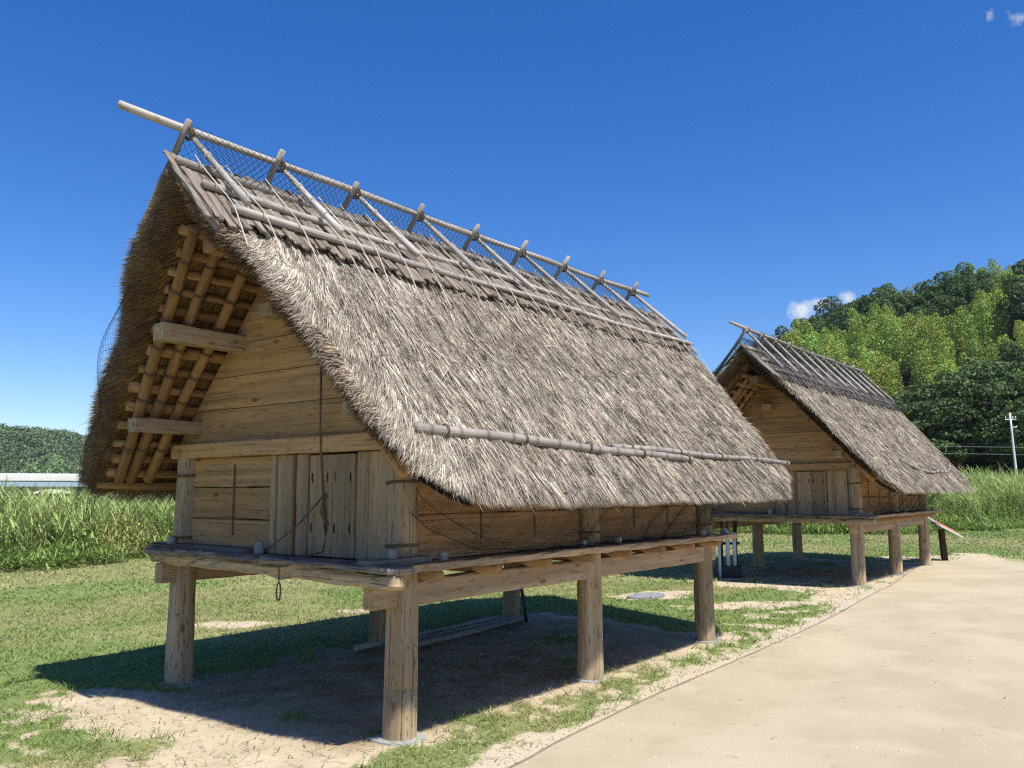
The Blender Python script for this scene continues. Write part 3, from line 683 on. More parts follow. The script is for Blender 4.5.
        for z0, z1 in zip(zs[:-1], zs[1:]):
            def half(z): return (4.0 - .33 - z) / 1.12
            h0, h1 = half(z0 + .003), max(.02, half(z1 - .003)); h0 = min(h0, 1.62); g = G()
            nseg_ = 14; V = []; gro = []; off = RNG.random(3) * 30
            t_ = np.linspace(-1, 1, nseg_)
            for face in (-.023, .023):
                for z, h in ((z0 + .002, h0), (z1 - .004, h1)):
                    V += [(xw + face + RNG.normal() * .0012, Y0 + u * h, z) for u in t_]; gro += [(u * h + off[0], z + off[1], face + off[2]) for u in t_]
            n_ = nseg_; Q = []
            for q in range(n_ - 1):
                Q += [(q, q + 1, n_ + q + 1, n_ + q), (2 * n_ + q + 1, 2 * n_ + q, 3 * n_ + q, 3 * n_ + q + 1), (n_ + q, n_ + q + 1, 3 * n_ + q + 1, 3 * n_ + q), (q + 1, q, 2 * n_ + q, 2 * n_ + q + 1)]
            Q += [(0, n_, 3 * n_, 2 * n_), (2 * n_ - 1, n_ - 1, 3 * n_ - 1, 4 * n_ - 1)]
            g.add(V, Q, None, None, gro); g.build('gable_board', W_WALL, root)
        if s > 0:
            g = G(); beam(g, (xw, .09, 1.5), (xw, 1.41, 1.5), .045, .75, bev=.006); g.build('wall_board', W_WALL, root)
    g = G(); beam(g, (-.16, 1.40, 3.02), (.05, 1.40, 3.02), .17, .11, bev=.008); g.build('beam_end', W_PLANK, root)
    # door bay: slender post, jamb boards, two leaves
    def vboard(name, ya, yb, xo, z0, z1, mat, th=.04, par=root):
        g = G(); beam(g, (xo, (ya + yb) / 2, z0), (xo, (ya + yb) / 2, z1), abs(yb - ya) - .006, th, up=(-1, 0, 0), bev=.005); return g.build(name, mat, par)
    vboard('door_post', 1.36, 1.42, -.005, 1.125, 1.88, W_POST, .07)
    vboard('jamb_board', 1.165, 1.36, .0, 1.125, 1.88, W_DOOR)
    vboard('jamb_trim', 1.13, 1.165, -.01, 1.125, 1.88, W_TRIM, .05)
    vboard('jamb_board', .985, 1.13, .004, 1.125, 1.88, W_DOOR)
    vboard('jamb_trim', .955, .985, -.01, 1.125, 1.88, W_TRIM, .05)
    vboard('jamb_board', .315, .445, .0, 1.125, 1.88, W_DOOR)
    vboard('jamb_board', .10, .315, -.004, 1.125, 1.88, W_DOOR)
    for ya, yb in ((.70, .955), (.448, .70)):
        d = vboard('door_leaf', ya, yb, -.012, 1.132, 1.868, W_DOOR, .035)
        for yy_ in (ya + .045, yb - .04):
            for zz_ in (1.335, 1.70):
                g = G(); tube(g, [(-.031, yy_, zz_ - .034), (-.034, yy_ + .004, zz_), (-.031, yy_, zz_ + .034)], .0045, 6, .2); d2 = g.build('hinge_loop', M_SLOT, d)
    # ridge beam, purlins, rafters, battens
    g = G(); beam(g, (-.72 - ext * .5, Y0, 3.42), (LN + .8, Y0, 3.42), .15, .15, bev=.01); g.build('ridge_beam', W_RAFT, root)
    for s in (-1, 1):
        for dy, dz, wv, xe in ((.61, .50, .14, -.74 if s > 0 else -.14), (1.20, .515, .12, -.60 if s > 0 else -.40)):
            z = 4.0 - 1.12 * dy - dz; g = G()
            beam(g, (xe, Y0 + s * dy, z), (LN - xe, Y0 + s * dy, z), wv, wv * .95, bev=.008, jit=.003); g.build('purlin', W_POST, root)
        for x0, x1 in (*(((-.80, -.50), (-.56, -.36), (-.24, -.17)) if s > 0 else ((-.52, -.42), (-.34, -.28), (-.16, -.14))), (LN + .24, LN + .17), (LN + .55, LN + .36), (LN + .8, LN + .5), (1.1, 1.1), (2.3, 2.3), (3.4, 3.4)):
            pts = []
            for d in np.linspace(.08, 1.74, 9): pts.append((x0 + (x1 - x0) * d / 1.3 + .008 * math.sin(d * 6 + x0 * 9), Y0 + s * d, 4.0 - 1.12 * d - .345 - .06 * max(0, .6 - d) + .006 * math.sin(d * 7 + x0)))
            g = G(); tube(g, pts, .043, 12, .03); r_ = g.build('rafter', W_RAFT, root, True)
            if x0 < 0 or x0 > LN:
                P_ = np.array(pts); ax = P_[-1] - P_[0]; ax /= np.linalg.norm(ax)
                for q in np.arange(.12, .95, .105):
                    g = G(); coil(g, P_[0] + (P_[-1] - P_[0]) * q, ax, .048, .005); g.build('rope_binding', M_ROPE, r_, True)
        for d in np.arange(.14, 2.0, .128):
            g = G(); x0 = -.86 + .20 * d + (.22 if s < 0 else 0) + rnd.uniform(-.04, .03) - ext * .4; x1 = LN + 1.0 - .35 * d + rnd.uniform(-.03, .04)
            z = zo(d) - .055 - .20 * (1 - .62 * float(sstep(1.55, 2.2, d))); n = 12; xx = np.linspace(x0, x1, n)
            tube(g, np.stack([xx, np.full(n, Y0 + s * d), z + .006 * np.sin(xx * 5 + d * 9)], 1), (.038 + rnd.uniform(-.006, .007)) * (1 + .12 * RNG.normal(size=12)), 9, .08); g.build('batten', W_RAFT, root, True)
    # little purlin blocks showing on the gable
    thatch(root, 100 + variant, 19000 if not v2 else 8000, 1.0 if not v2 else .75, ext)
    # bark ridge cover of overlapping strips, both sides
    for s in (-1, 1):
        g = G(); x = (-1.10 if s < 0 else -.98) - ext
        while x < 6.02:
            wv = rnd.uniform(.022, .062); low = (.62 if s < 0 else .36) + rnd.uniform(-.035, .035) + .03 * math.sin(x * 2)
            a = np.array([x + wv / 2, Y0, zo(0) + .068 + rnd.uniform(-.016, .012)]); b = np.array([x + wv / 2 + rnd.uniform(-.015, .015), Y0 + s * low, zo(low) + .062 + rnd.uniform(-.018, .018)])
            nv = np.array([0, s * 1.12, 1.]) / SL
            beam(g, a, b, wv + .004, .02, up=nv, bev=.004, jit=.004); x += wv * rnd.choice((1, 1, 1, 1.25))
        g.build('ridge_cover', W_BARK, root)
        g = G(); low = .62; a = np.array([-1.09 - ext, Y0 - .06, 3.885]); b = np.array([-1.03 - ext, Y0 + s * low, zo(low) + .02]); beam(g, a, b, .03, .055, up=(0, s * 1.12, 1.), bev=.006, jit=.004)
        if s < 0: g.build('verge_board', W_DARKB, root)
        for d, xs0, xs1 in ((.13, -1.07, 5.85), (.32, -.98, 5.95), (.52, -.86, 6.08)):
            n = 26; xx = np.linspace(xs0 - ext + (.16 if s > 0 else 0), xs1, n); g = G()
            tube(g, np.stack([xx, np.full(n, Y0 + s * d) + .006 * np.sin(xx * 2.2 + d * 20), zo(d) + .118 + .010 * np.sin(xx * 1.9 + d * 30) + .003 * RNG.normal(size=n)], 1), .0295 - .0004 * np.arange(n), 12, .02); g.build('ridge_bar', W_GREY, root, True)
    # crossed poles and ridge pole
    nX = 9 if not v2 else 11; X0 = -.92 - ext + (.14 if v2 else 0); SP = .794 if not v2 else .655
    for k in range(nX):
        xc = X0 + k * SP
        for s in (-1, 1):
            xo = (.12 + (.035 * k) * .794 / SP * (.8 if v2 else 1)) if s < 0 else .02
            if s < 0: up_ = .015 + rnd.uniform(-.01, .01)
            else: up_ = (.08 if v2 else .135) + rnd.uniform(-.03, .03)
            lowd = .50 if s < 0 else .56
            low = np.array([xc + xo + (.03 if s < 0 else -.03), Y0 + s * lowd, zo(lowd) + .21 + (.0 if s < 0 else .01)]); cr = np.array([xc + (.03 if s < 0 else -.035), Y0, 4.165 + dzr])
            dr = (cr - low) / np.linalg.norm(cr - low); g = G()
            n = 7; P_ = seg(low - dr * .06, cr + dr * up_, n)
            tube(g, P_, np.linspace(.027, .020 if s < 0 else .023, n), 10, .025); o = g.build('crossed_pole', W_PALE if s < 0 else W_GREY, root, True)
            if s < 0:
                for f_ in (.2, .45, .68):
                    g = G(); coil(g, low + (cr - low) * f_, dr, .026, .004); g.build('lashing', M_CORD, o)
    n = 30; xx = np.linspace(X0 - (.62 if v2 else .51), X0 + (nX - 1) * SP + (.42 if not v2 else .15), n); g = G()
    tube(g, np.stack([xx, Y0 + .004 * np.sin(xx * 3), 4.205 + dzr - .018 * np.sin((xx + .9) / 6.4 * 3.14) + .006 * np.sin(xx * 2.5)], 1), .027 + .002 * np.sin(np.arange(n)), 12, .03); g.build('ridge_pole', W_GREY, root, True)
    for k in range(nX):
        xc = X0 + k * SP; g = G(); coil(g, (xc, Y0, 4.185 + dzr), (1, .1, .5), .054, .006, 3)
        g.build('knot_lashing', M_ROPE, root)
    # cords tying the bars down into the thatch
    for x in np.arange(-.9, 6.1, .27):
        x += rnd.uniform(-.07, .07)
        for s in (-1,):
            g = G(); P_ = []; dl = rnd.uniform(.72, .95); drift = rnd.uniform(-.05, .12)
            for d in np.linspace(.1, dl, 9):
                P_.append((x + drift * d, Y0 + s * d, zo(d) + (.188 if d < .56 else .188 - (d - .56) / max(.01, dl - .56) * .15)))
            tube(g, P_, .0042, 5, .1, col=None); g.build('tie_cord', M_CORD, root)
    # hold-down bamboo on the lower slopes
    for s in (-1, 1):
        runs = (((-.42, 1.84), (3.10, 1.93), .034), ((1.80, 1.875), (5.62, 1.91), .026)) if not v2 else (((1.3, 1.83), (3.6, 1.95), .03), ((3.2, 1.92), (5.35, 1.80), .028))
        for (xa, da), (xb_, db), r_ in runs:
            n = 60; g = G(); xx = np.linspace(xa, xb_, n); dd = np.linspace(da, db, n); lift = .045 + (.012 if r_ < .03 and not v2 else 0)
            n = 121; xx = np.linspace(xa, xb_, n); dd = np.linspace(da, db, n); isn = (np.arange(n) % 9 == 4); node = 1 + .16 * isn; shade = np.where(isn, .5, 1.0) * (.82 + .3 * np.repeat(np.random.default_rng(8).random(14), 9)[:n]); ncol = np.concatenate([np.repeat(shade, 12), [.5, .5]])[:, None] * np.array([1, .97, .93])
            if v2: dd = dd + .10 * np.sin(np.linspace(0, 3.14, n)) - .06
            tube(g, np.stack([xx, Y0 + s * dd, zo(dd) + lift + .006 * np.sin(xx * 3)], 1), r_ * node * np.linspace(1.05, .85, n), 12, .012, col=ncol); b = g.build('hold_down_bamboo', M_BAMB, root, True)
            for q in range(9, n - 3, 27):
                g = G(); coil(g, (xx[q], Y0 + s * dd[q], zo(dd[q]) + lift + .003), (1, 0, 0), r_ + .006, .005); g.build('lashing', M_ROPE, b)
    return root

granary(HUT1, 'large nearer thatched granary on round posts with a two-leaf plank door', 0)
granary(HUT2, 'farther thatched granary standing behind the large one, beside the information board', 1)

# ------------------------------------------------------------------ bird nets
def bird_net(loc, label, v2):
    g = G(); x0, x1 = (-.93, 5.45) if not v2 else (-1.14, 5.4); dzr = .07 if v2 else 0
    sag = lambda x: -.018 * np.sin((x + .9) / 6.4 * 3.14)
    for s in (-1, 1):
        def ridge(u, v, s=s):
            x = x0 + (x1 - x0) * u; d = .05 + .18 * v + .015 * np.sin(u * 43) * v
            return np.stack([x, Y0 + s * d, 4.235 + dzr + sag(x) - (4.235 + dzr - (zo(.23) + .185)) * v ** .9 - .02 * np.abs(np.sin((x - x0) / .794 * math.pi)) * (1 - v)], 1)
        net(g, ridge, 230 if not v2 else 150, 15 if not v2 else 9, .0017 if not v2 else .0022)
    if v2:   # on this roof the net lies dark over the whole ridge cover
        for s in (-1, 1):
            def lay(u, v, s=s):
                x = -1.3 + 7.3 * u; d = .75 * v; return np.stack([x, Y0 + s * d, zo(d) + .185 + .012 * np.sin(x * 31 + v * 5) - .05 * np.maximum(v - .7, 0) * 3], 1)
            net(g, lay, 400, 41, .0019)
    # hang of the net along the front verge, both slopes
    for s in (1, -1):
        def verge(u, v, s=s):
            d = .0 + 2.15 * u; puff = .0 + .035 * np.sin(u * 19 + 1) * np.sin(u * 7) + .02 * np.sin(v * 9 + u * 11)
            return np.stack([xf(d) + .01 - puff - .02 * np.sin(v * 3.1) - .07 * np.exp(-((d - 1.0) / .22) ** 2) + .22 * np.maximum(v - .55, 0), Y0 + s * (d + .02 + .03 * np.sin(u * 13) * (u < .9)), zo(d) + .03 - .36 * v * (1 + .2 * np.sin(u * 23))], 1)
        if s == -1: continue
        net(g, verge, 110, 17, .0009)
        P = verge(np.linspace(0, 1, 60), np.full(60, .98)); tube(g, P, .0022, 5, cap=False)
    # side curtain from the eave down to the ledge
    e = np.array([-.32, -.15, .1, .3, .55, .8, 1.2, 2.0, 2.8, 3.3, 3.7, 4.3, 4.9]); ez = np.array([1.72, 1.5, 1.33, 1.26, 1.2, 1.17, 1.15, 1.145, 1.145, 1.145, 1.17, 1.24, 1.34])
    def curtain(u, v):
        x = -.10 + 4.9 * u; zb = np.interp(x, e, ez) + .01 * np.sin(x * 9); zt = 1.72 + 0 * x
        y = -.14 - .62 * (1 - v) ** 1.3 * .75 - .05 * v * (.5 + .5 * np.sin(x * 5)) - .02 * np.sin(x * 13 + v * 3)
        return np.stack([x, y, zt + (zb - zt) * v], 1)
    net(g, curtain, 330 if not v2 else 160, 43 if not v2 else 21, .00115 if not v2 else .0014)
    P = curtain(np.linspace(0, 1, 90), np.full(90, 1.0)); tube(g, P, .003, 5, .1, cap=False)
    # bottom hem lying on the ledge
    def hem(u, v):
        x = .9 + 2.7 * u; return np.stack([x, -.15 - .17 * v * (.7 + .3 * np.sin(x * 8)), 1.143 + .012 * np.sin(x * 17 + v * 4) * (1 - v) + .006 - .03 * np.maximum(v - .75, 0) * 4 * .5], 1)
    net(g, hem, 130, 10, .0012)
    # bunched net hanging under the right verge
    rb = np.random.default_rng(5)
    for q in range(26):
        d0 = rb.uniform(1.3, 1.6); P = []
        for t_ in np.linspace(0, 1, 8):
            d = d0 + (2.0 - d0) * t_; P.append((xf(d) + .22 + rb.normal(0, .012) + .3 * t_, Y0 - d + .03 + rb.normal(0, .012), zo(d) - .20 - .08 * math.sin(t_ * 3.1) - rb.uniform(0, .05)))
        tube(g, P, .0026, 4, cap=False)
    for xa, xb__, zl in ((-.05, .95, 1.22),):
        t_ = np.linspace(0, 1, 24); tube(g, np.stack([xa + (xb__ - xa) * t_, -.17 - .1 * np.sin(t_ * 3.1), 1.62 - (1.62 - zl) * np.sin(t_ * np.pi * .5) ** .7], 1), .0028, 5, cap=False)
    o = g.build('bird_net', M_NET); o.location = loc
    return tag(o, label, 'net', 'nets draped over the granaries')
bird_net(HUT1, 'fine black net draped over ridge and side of the nearer granary', False)
bird_net(HUT2, 'fine black net draped over ridge and eaves of the farther granary', True)

# hanging rope on the front wall
g = G()
tube(g, [(-.10, .77, 2.62), (-.095, .765, 2.1), (-.085, .76, 1.9), (-.06, .75, 1.55)], .008, 6, .15)
for q in range(3): tube(g, [(-.06, .75 - .012 * q, 1.58), (-.065, .74 + .015 * q, 1.45), (-.06, .72 - .01 * q, 1.36)], .0075, 6, .25)
tube(g, [(-.06, .735, 1.38), (-.07, .70, 1.26), (-.11, .69, 1.17), (-.2, .76, 1.15)], .008, 6, .3)
tube(g, [(-.06, .76, 1.56), (-.12, .95, 1.36), (-.22, 1.18, 1.17)], .006, 6, .15)
tag(g.build('rope', M_ROPE, None, True), 'knotted brown rope hanging in front of the plank door of the nearer granary', 'rope')
g = G(); th = np.linspace(0, 2 * np.pi, 17)
tube(g, [(-.36, .74, 1.15), (-.43, .74, 1.10), (-.435, .74, .99)], .007, 6, .2)
tube(g, np.stack([np.full(17, -.435), .74 + .022 * np.sin(th), .925 + .06 * np.cos(th)], 1), .006, 6, .1, cap=False)
tag(g.build('rope_loop', M_ROPE, None, True), 'small rope loop hanging below the front floor edge of the nearer granary', 'rope')

# long poles lying under the near granary and a black hose against its rear post
for q, (a, b, r_, lab) in enumerate((((1.85, 2.52, .03), (4.25, 2.66, .03), .03, 'weathered pole lying farthest back on the earth under the nearer granary'), ((2.15, 2.36, .03), (4.45, 2.50, .03), .026, 'middle weathered pole of three lying on the earth under the nearer granary'), ((2.05, 2.14, .03), (4.30, 2.36, .03), .03, 'weathered pole lying closest to the camera on the earth under the nearer granary'))):
    g = G(); P = seg(a, b, 14); P[:, 2] = gz(P[:, 0], P[:, 1]) + r_; tube(g, P, r_ * np.linspace(1.1, .9, 14), 10, .04)
    tag(g.build('wooden_pole', W_GREY), lab, 'pole', 'poles lying under the granary')
g = G(); tube(g, [(4.47, 2.47, .95), (4.44, 2.46, .7), (4.44, 2.42, .45), (4.43, 2.36, .22), (4.40, 2.31, .05), (4.36, 2.27, .03)], .022, 8)
tag(g.build('hose', M_BLACK, None, True), 'black hose curving down beside the rear left post of the nearer granary', 'hose')
# grey round stone flush in the grass
g = G(); th = np.arange(24) / 24 * 2 * np.pi; rr = .30 * (1 + .05 * np.sin(th * 3) + .03 * np.cos(th * 5)); cx, cy = 7.5, 2.36; z = float(gz(cx, cy))
V = [(cx + r_ * 1.25 * math.cos(a), cy + r_ * .8 * math.sin(a), z + .022) for r_, a in zip(rr, th)] + [(cx + r_ * 1.3 * math.cos(a), cy + r_ * .84 * math.sin(a), z - .05) for r_, a in zip(rr, th)] + [(cx, cy, z + .03)]
g.add(V, [(i, 24 + i, 24 + (i + 1) % 24, (i + 1) % 24) for i in range(24)], [(48, i, (i + 1) % 24) for i in range(24)])
tag(g.build('flat_stone', M_COVER), 'flat grey round stone set in pale sand between the two granaries', 'stone')

# rack of white tubes with black handles under the far granary
t0 = np.array([10.55, 2.42, float(gz(10.55, 2.42))]); r2 = np.array([.618, -.786, 0]); f2 = np.array([.786, .618, 0])
rk = thing('tube_rack', 'upright rack of white tubes with black handles and a black base', 'rack', t0)
g = G(); beam(g, r2 * -.12 + [0, 0, .11], r2 * .24 + [0, 0, .11], .26, .22, bev=.02); g.build('base', M_BLACK, rk)
g = G(); beam(g, r2 * -.20 + [0, 0, .60], r2 * .24 + [0, 0, .60], .05, .05, bev=.01); g.build('crossbar', M_BLACK, rk)
for o_, z0, z1, rad in ((-.15, .0, .58, .026), (.0, .2, .84, .036), (.12, .2, .80, .032)):
    g = G(); b0 = r2 * o_ - f2 * .09; tube(g, [b0 + [0, 0, z0], b0 + [0, 0, (z0 + z1) / 2], b0 + [0, 0, z1]], rad, 12); tb = g.build('tube', M_WHITE, rk, True)
    if o_ > -.1:
        g = G(); tube(g, [b0 + [0, 0, z1], b0 + [0, 0, z1 + .14], b0 + r2 * .03 + [0, 0, z1 + .26], b0 + r2 * .05 + [0, 0, z1 + .3]], [rad * .7, rad * .65, rad * 1.1, rad * .9], 10); g.build('handle', M_BLACK, tb, True)
for o_ in (-.07, .19):
    g = G(); b0 = r2 * o_ + f2 * .05; tube(g, [b0 + [0, 0, .2], b0 + [0, 0, .7], b0 + r2 * .01 + [0, 0, 1.1]], .02, 8); g.build('handle_bar', M_BLACK, rk, True)

# information board
s0 = np.array([16.78, .10, float(gz(16.78, .10))]); sg = thing('information_board', 'low tilted information board with white rim and orange face on a dark post', 'sign', s0)
g = G(); beam(g, (.02, .0, -.02), (-.03, .03, .675), .11, .11, up=(.6, -.8, 0), bev=.008); g.build('post', W_DARK, sg)
sd_ = np.array([.618, -.786, 0]) * math.cos(R(28)) + np.array([0, 0, -math.sin(R(28))]); wd_ = np.array([.786, .618, .30]); wd_ /= np.linalg.norm(wd_); un = np.cross(wd_, sd_); un = un if un[2] > 0 else -un
c0 = np.array([.0, -.03, .735])
g = G(); beam(g, c0 - sd_ * .33, c0 + sd_ * .33, .62, .035, up=un, bev=.006, jit=0); pn = g.build('panel', M_WHITE, sg)
g = G(); beam(g, c0 - sd_ * .28 + un * .0195, c0 + sd_ * .295 + un * .0195, .50, .004, up=un, bev=.001, jit=0)
g.build('printed_face', plain('orange_print', (.52, .17, .09), .5, .3, .35, 9), pn)
g = G(); beam(g, c0 - sd_ * .3 - un * .03, c0 + sd_ * .3 - un * .03, .08, .03, up=un, bev=.004); g.build('bracket', M_BLACK, sg)

# ------------------------------------------------------------------ reeds and weeds at the edge of the lawn
EDGE = np.array([(-14, 15.5), (-6, 15.3), (3.2, 14.75), (4.8, 14.65), (6.6, 15.2), (12, 15.0), (20, 11.6), (25.8, 8.0), (26.9, 4.3), (31.4, 2.6), (35.5, .9), (44, -3.0), (56, -9)])
el_ = np.concatenate([[0], np.cumsum(np.hypot(*np.diff(EDGE, axis=0).T))])
def edge_pts(n, depth, rng, lo=0.0):
    s = rng.uniform(0, el_[-1], n); x = np.interp(s, el_, EDGE[:, 0]); y = np.interp(s, el_, EDGE[:, 1])
    tx = np.interp(s + .3, el_, EDGE[:, 0]) - np.interp(s - .3, el_, EDGE[:, 0]); ty = np.interp(s + .3, el_, EDGE[:, 1]) - np.interp(s - .3, el_, EDGE[:, 1]); l = np.hypot(tx, ty) + 1e-9
    dpt = lo + rng.random(n) * depth + .35 * np.sin(s * 1.3) + .2 * np.sin(s * 3.1)
    nx_, ny_ = -ty / l, tx / l
    return x + nx_ * dpt, y + ny_ * dpt, dpt
def reeds(g, n, rng):
    x, y, dp = edge_pts(n, 6.0, rng, .7); P = np.stack([x, y, np.zeros(n)], 1); k = seen(P, 60); P = P[k]; dp = dp[k]
    az = np.arctan2(P[:, 1] - CAM[1], P[:, 0] - CAM[0]); hid = (az > .45) & (az < .93); k = ~hid | (rng.random(len(P)) < .3); P = P[k]; dp = dp[k]; n = len(P)
    H = (1.13 + .22 * np.clip(dp - .7, 0, 1.5) + .25 * (fbm(P[:, 0] * .6, P[:, 1] * .6, 9, 3) - .5) * 2) * rng.uniform(.85, 1.12, n) * np.where(P[:, 0] > 18, 1.40, 1.0)
    lean = rng.normal(0, .07, (n, 2)); D = np.concatenate([lean, np.ones((n, 1))], 1)
    tone = fbm(P[:, 0] * .9, P[:, 1] * .9, 19, 3)[:, None]
    c0 = np.array([.33, .48, .14]) * (1 - tone) + np.array([.43, .54, .20]) * tone
    ribbons(g, P, D, np.stack([rng.normal(size=n), rng.normal(size=n), np.zeros(n)], 1), H, .014, c0 * .8, None, 2)
    for q in range(10):
        f = rng.uniform(.22, .98, n); a = rng.uniform(0, 6.283, n); base = P + D * (H * f)[:, None]
        el2 = rng.uniform(1.0, 2.4, n); Dl = np.stack([np.cos(a), np.sin(a), el2], 1); L = rng.uniform(.32, .62, n)
        cv = np.stack([np.cos(a) * .16, np.sin(a) * .16, -.20 * np.ones(n)], 1) * (L * rng.uniform(.3, 1.5, n))[:, None]
        yel = (rng.random(n) < .10)[:, None]
        col = np.where(yel, np.array([.33, .28, .12]), c0) * rng.uniform(.7, 1.35, n)[:, None] * (.75 + .4 * f)[:, None]
        ribbons(g, base, Dl, np.stack([-np.sin(a) * .3 + np.cos(a) * -.6, np.cos(a) * .3 - np.sin(a) * .6, np.ones(n) * .6], 1), L, rng.uniform(.018, .034, n), col, cv, 2)
g = G(); reeds(g, 15000, np.random.default_rng(3))
tag(g.build('reeds', M_REED), 'tall pale green reed bed growing beyond the lawn', 'reeds', kind='stuff')
g = G(); rng = np.random.default_rng(4); n = 17000; x, y, dp = edge_pts(n, 2.0, rng, -.15); P = np.stack([x, y, np.zeros(n)], 1); k = seen(P, 60); P = P[k]; dp = dp[k]; n = len(P)
az = np.arctan2(P[:, 1] - CAM[1], P[:, 0] - CAM[0]); 
Hh = (.28 + .42 * np.clip(dp, 0, 1.3)) * (.5 + 1.0 * fbm(P[:, 0] * 1.3, P[:, 1] * 1.3, 29, 3)); yl = sstep(.52, .66, fbm(P[:, 0] * .5 + 9, P[:, 1] * .5, 33, 3))[:, None]
for q in range(5):
    f = rng.random(n) ** .7; a = rng.uniform(0, 6.283, n); base = P + np.stack([rng.normal(0, .08, n), rng.normal(0, .08, n), Hh * f], 1)
    D = np.stack([np.cos(a), np.sin(a), rng.uniform(.1, 2.2, n)], 1); L = rng.uniform(.12, .32, n)
    col = (np.array([.22, .32, .085]) * (1 - yl) + np.array([.42, .42, .15]) * yl) * rng.uniform(.55, 1.4, n)[:, None]
    ribbons(g, base, D, np.stack([np.cos(a) * -.5, np.sin(a) * -.5, np.ones(n)], 1), L, rng.uniform(.012, .045, n), col, np.array([0, 0, -1.])[None] * (L * .3)[:, None], 2)
tag(g.build('weeds', M_REED), 'low leafy weeds fringing the foot of the reed bed', 'weeds', kind='stuff')

# ------------------------------------------------------------------ hills
def polar(r, az): return CAM[0] + r * np.cos(az), CAM[1] + r * np.sin(az)
SA = np.radians([-30, -12, 0, 6, 7.2, 9.5, 11.2, 12.2, 14.4, 16.2, 17.8, 19.2, 20.6, 23, 26, 30, 36])
SE = np.array([300, 290, 262, 244, 236, 226, 218, 214, 202, 193, 184, 176, 160, 130, 80, 32, 0]) / 846.
def hill_h(r, az):
    top = np.interp(az, SA, SE) * 205 * np.cos(az - .666)
    h = np.maximum(top - 10.5, 0) * sstep(96, 205, r) ** .85
    h = np.where(r > 205, np.maximum(top - 10.5, 0) * (1 - .45 * sstep(205, 420, r)), h)
    return h - .3 + 3.0 * (fbm(r * .02 + 3, az * 7, 51, 3) - .5) * sstep(105, 150, r) * sstep(0, 8, top)
g = G(); ra = np.concatenate([np.linspace(88, 220, 50), np.linspace(230, 440, 14)]); aa = np.radians(np.linspace(-32, 37, 90)); RA, AA = np.meshgrid(ra, aa, indexing='ij'); hx, hy = polar(RA, AA)
g.add(np.stack([hx, hy, hill_h(RA, AA)], -1).reshape(-1, 3), grid(len(ra), len(aa)))
structure(g.build('hill', plain('forest_floor', (.045, .055, .02), .95, .05, .4, .4), smooth=True))

def leafcards(g, Cn, out, size, col, rng, flat=.5):
    n = len(Cn); nr = rng.normal(size=(n, 3)) * .75 + out * .7 + np.array([0, 0, flat]); nr /= np.linalg.norm(nr, axis=1)[:, None]
    t = np.cross(nr, rng.normal(size=(n, 3))); t /= np.linalg.norm(t, axis=1)[:, None]; b = np.cross(nr, t)
    s = (size * rng.uniform(.6, 1.4, n))[:, None]; V = np.stack([Cn - t * s, Cn + b * s * .55, Cn + t * s, Cn - b * s * .55], 1)
    g.add(V.reshape(-1, 3), np.arange(n * 4).reshape(-1, 4), None, np.repeat(col, 4, 0))
def broad_mesh(seed, R_c, H, lobes, per, size, layered):
    rng = np.random.default_rng(seed); g = G()
    for q in range(lobes):
        a = rng.uniform(0, 6.28); rr = R_c * math.sqrt(rng.random()) * .8; zz = H * (.38 + .55 * rng.random() * (1 - .55 * (rr / R_c) ** 2))
        if layered: rad = np.array([rng.uniform(.24, .42) * R_c] * 2 + [rng.uniform(.08, .14) * R_c])
        else: rad = np.array([rng.uniform(.24, .40) * R_c] * 2 + [rng.uniform(.2, .33) * R_c])
        c = np.array([rr * math.cos(a), rr * math.sin(a), zz]); d = rng.normal(size=(per, 3)); d[:, 2] = np.abs(d[:, 2]) * 1.0 - .35; d /= np.linalg.norm(d, axis=1)[:, None]
        P = c + d * rad * (rng.uniform(.7, 1.08, per) ** .6)[:, None]
        tone = rng.uniform(.75, 1.25); col = np.array([.075, .118, .032])[None] * tone * rng.uniform(.6, 1.45, per)[:, None] * (np.array([1, 1, 1]) + rng.normal(0, .06, (per, 3)))
        leafcards(g, P, d, size, np.clip(col, .005, 1), rng, .6 if not layered else 1.1)
    return g.mesh('crown', M_LEAF)
def bamboo_mesh(seed, H, culms, per):
    rng = np.random.default_rng(seed); g = G()
    for q in range(culms):
        a = rng.uniform(0, 6.28); b0 = np.array([1.9 * math.cos(q * 1.05), 1.9 * math.sin(q * 1.05), 0]) * rng.uniform(.6, 1.25); h = H * rng.uniform(.78, 1.08); ld = np.array([math.cos(a), math.sin(a), 0]) * rng.uniform(.5, 1.5)
        t = rng.uniform(.30, 1.0, per); wr = (.12 + 1.0 * np.sin(np.clip((t - .25) / .75, 0, 1) * np.pi * .97) ** .6) * rng.uniform(.75, 1.15)
        ang = rng.uniform(0, 6.28, per); rad = 1.25 * wr * rng.random(per) ** .3
        ctr = b0 + ld[None] * (t ** 2.4)[:, None] + np.stack([0 * t, 0 * t, h * t - .5 * t ** 5], 1)
        out = np.stack([np.cos(ang), np.sin(ang), np.zeros(per)], 1); P = ctr + out * rad[:, None] + np.stack([0 * t, 0 * t, -.35 * rad * rng.random(per)], 1)
        tone = rng.uniform(.8, 1.2); col = np.array([.265, .35, .062])[None] * tone * rng.uniform(.65, 1.4, per)[:, None]
        col[:, 0] *= rng.uniform(.85, 1.2)
        leafcards(g, P, out, .13, col, rng, .5)
    return g.mesh('crown', M_LEAF)
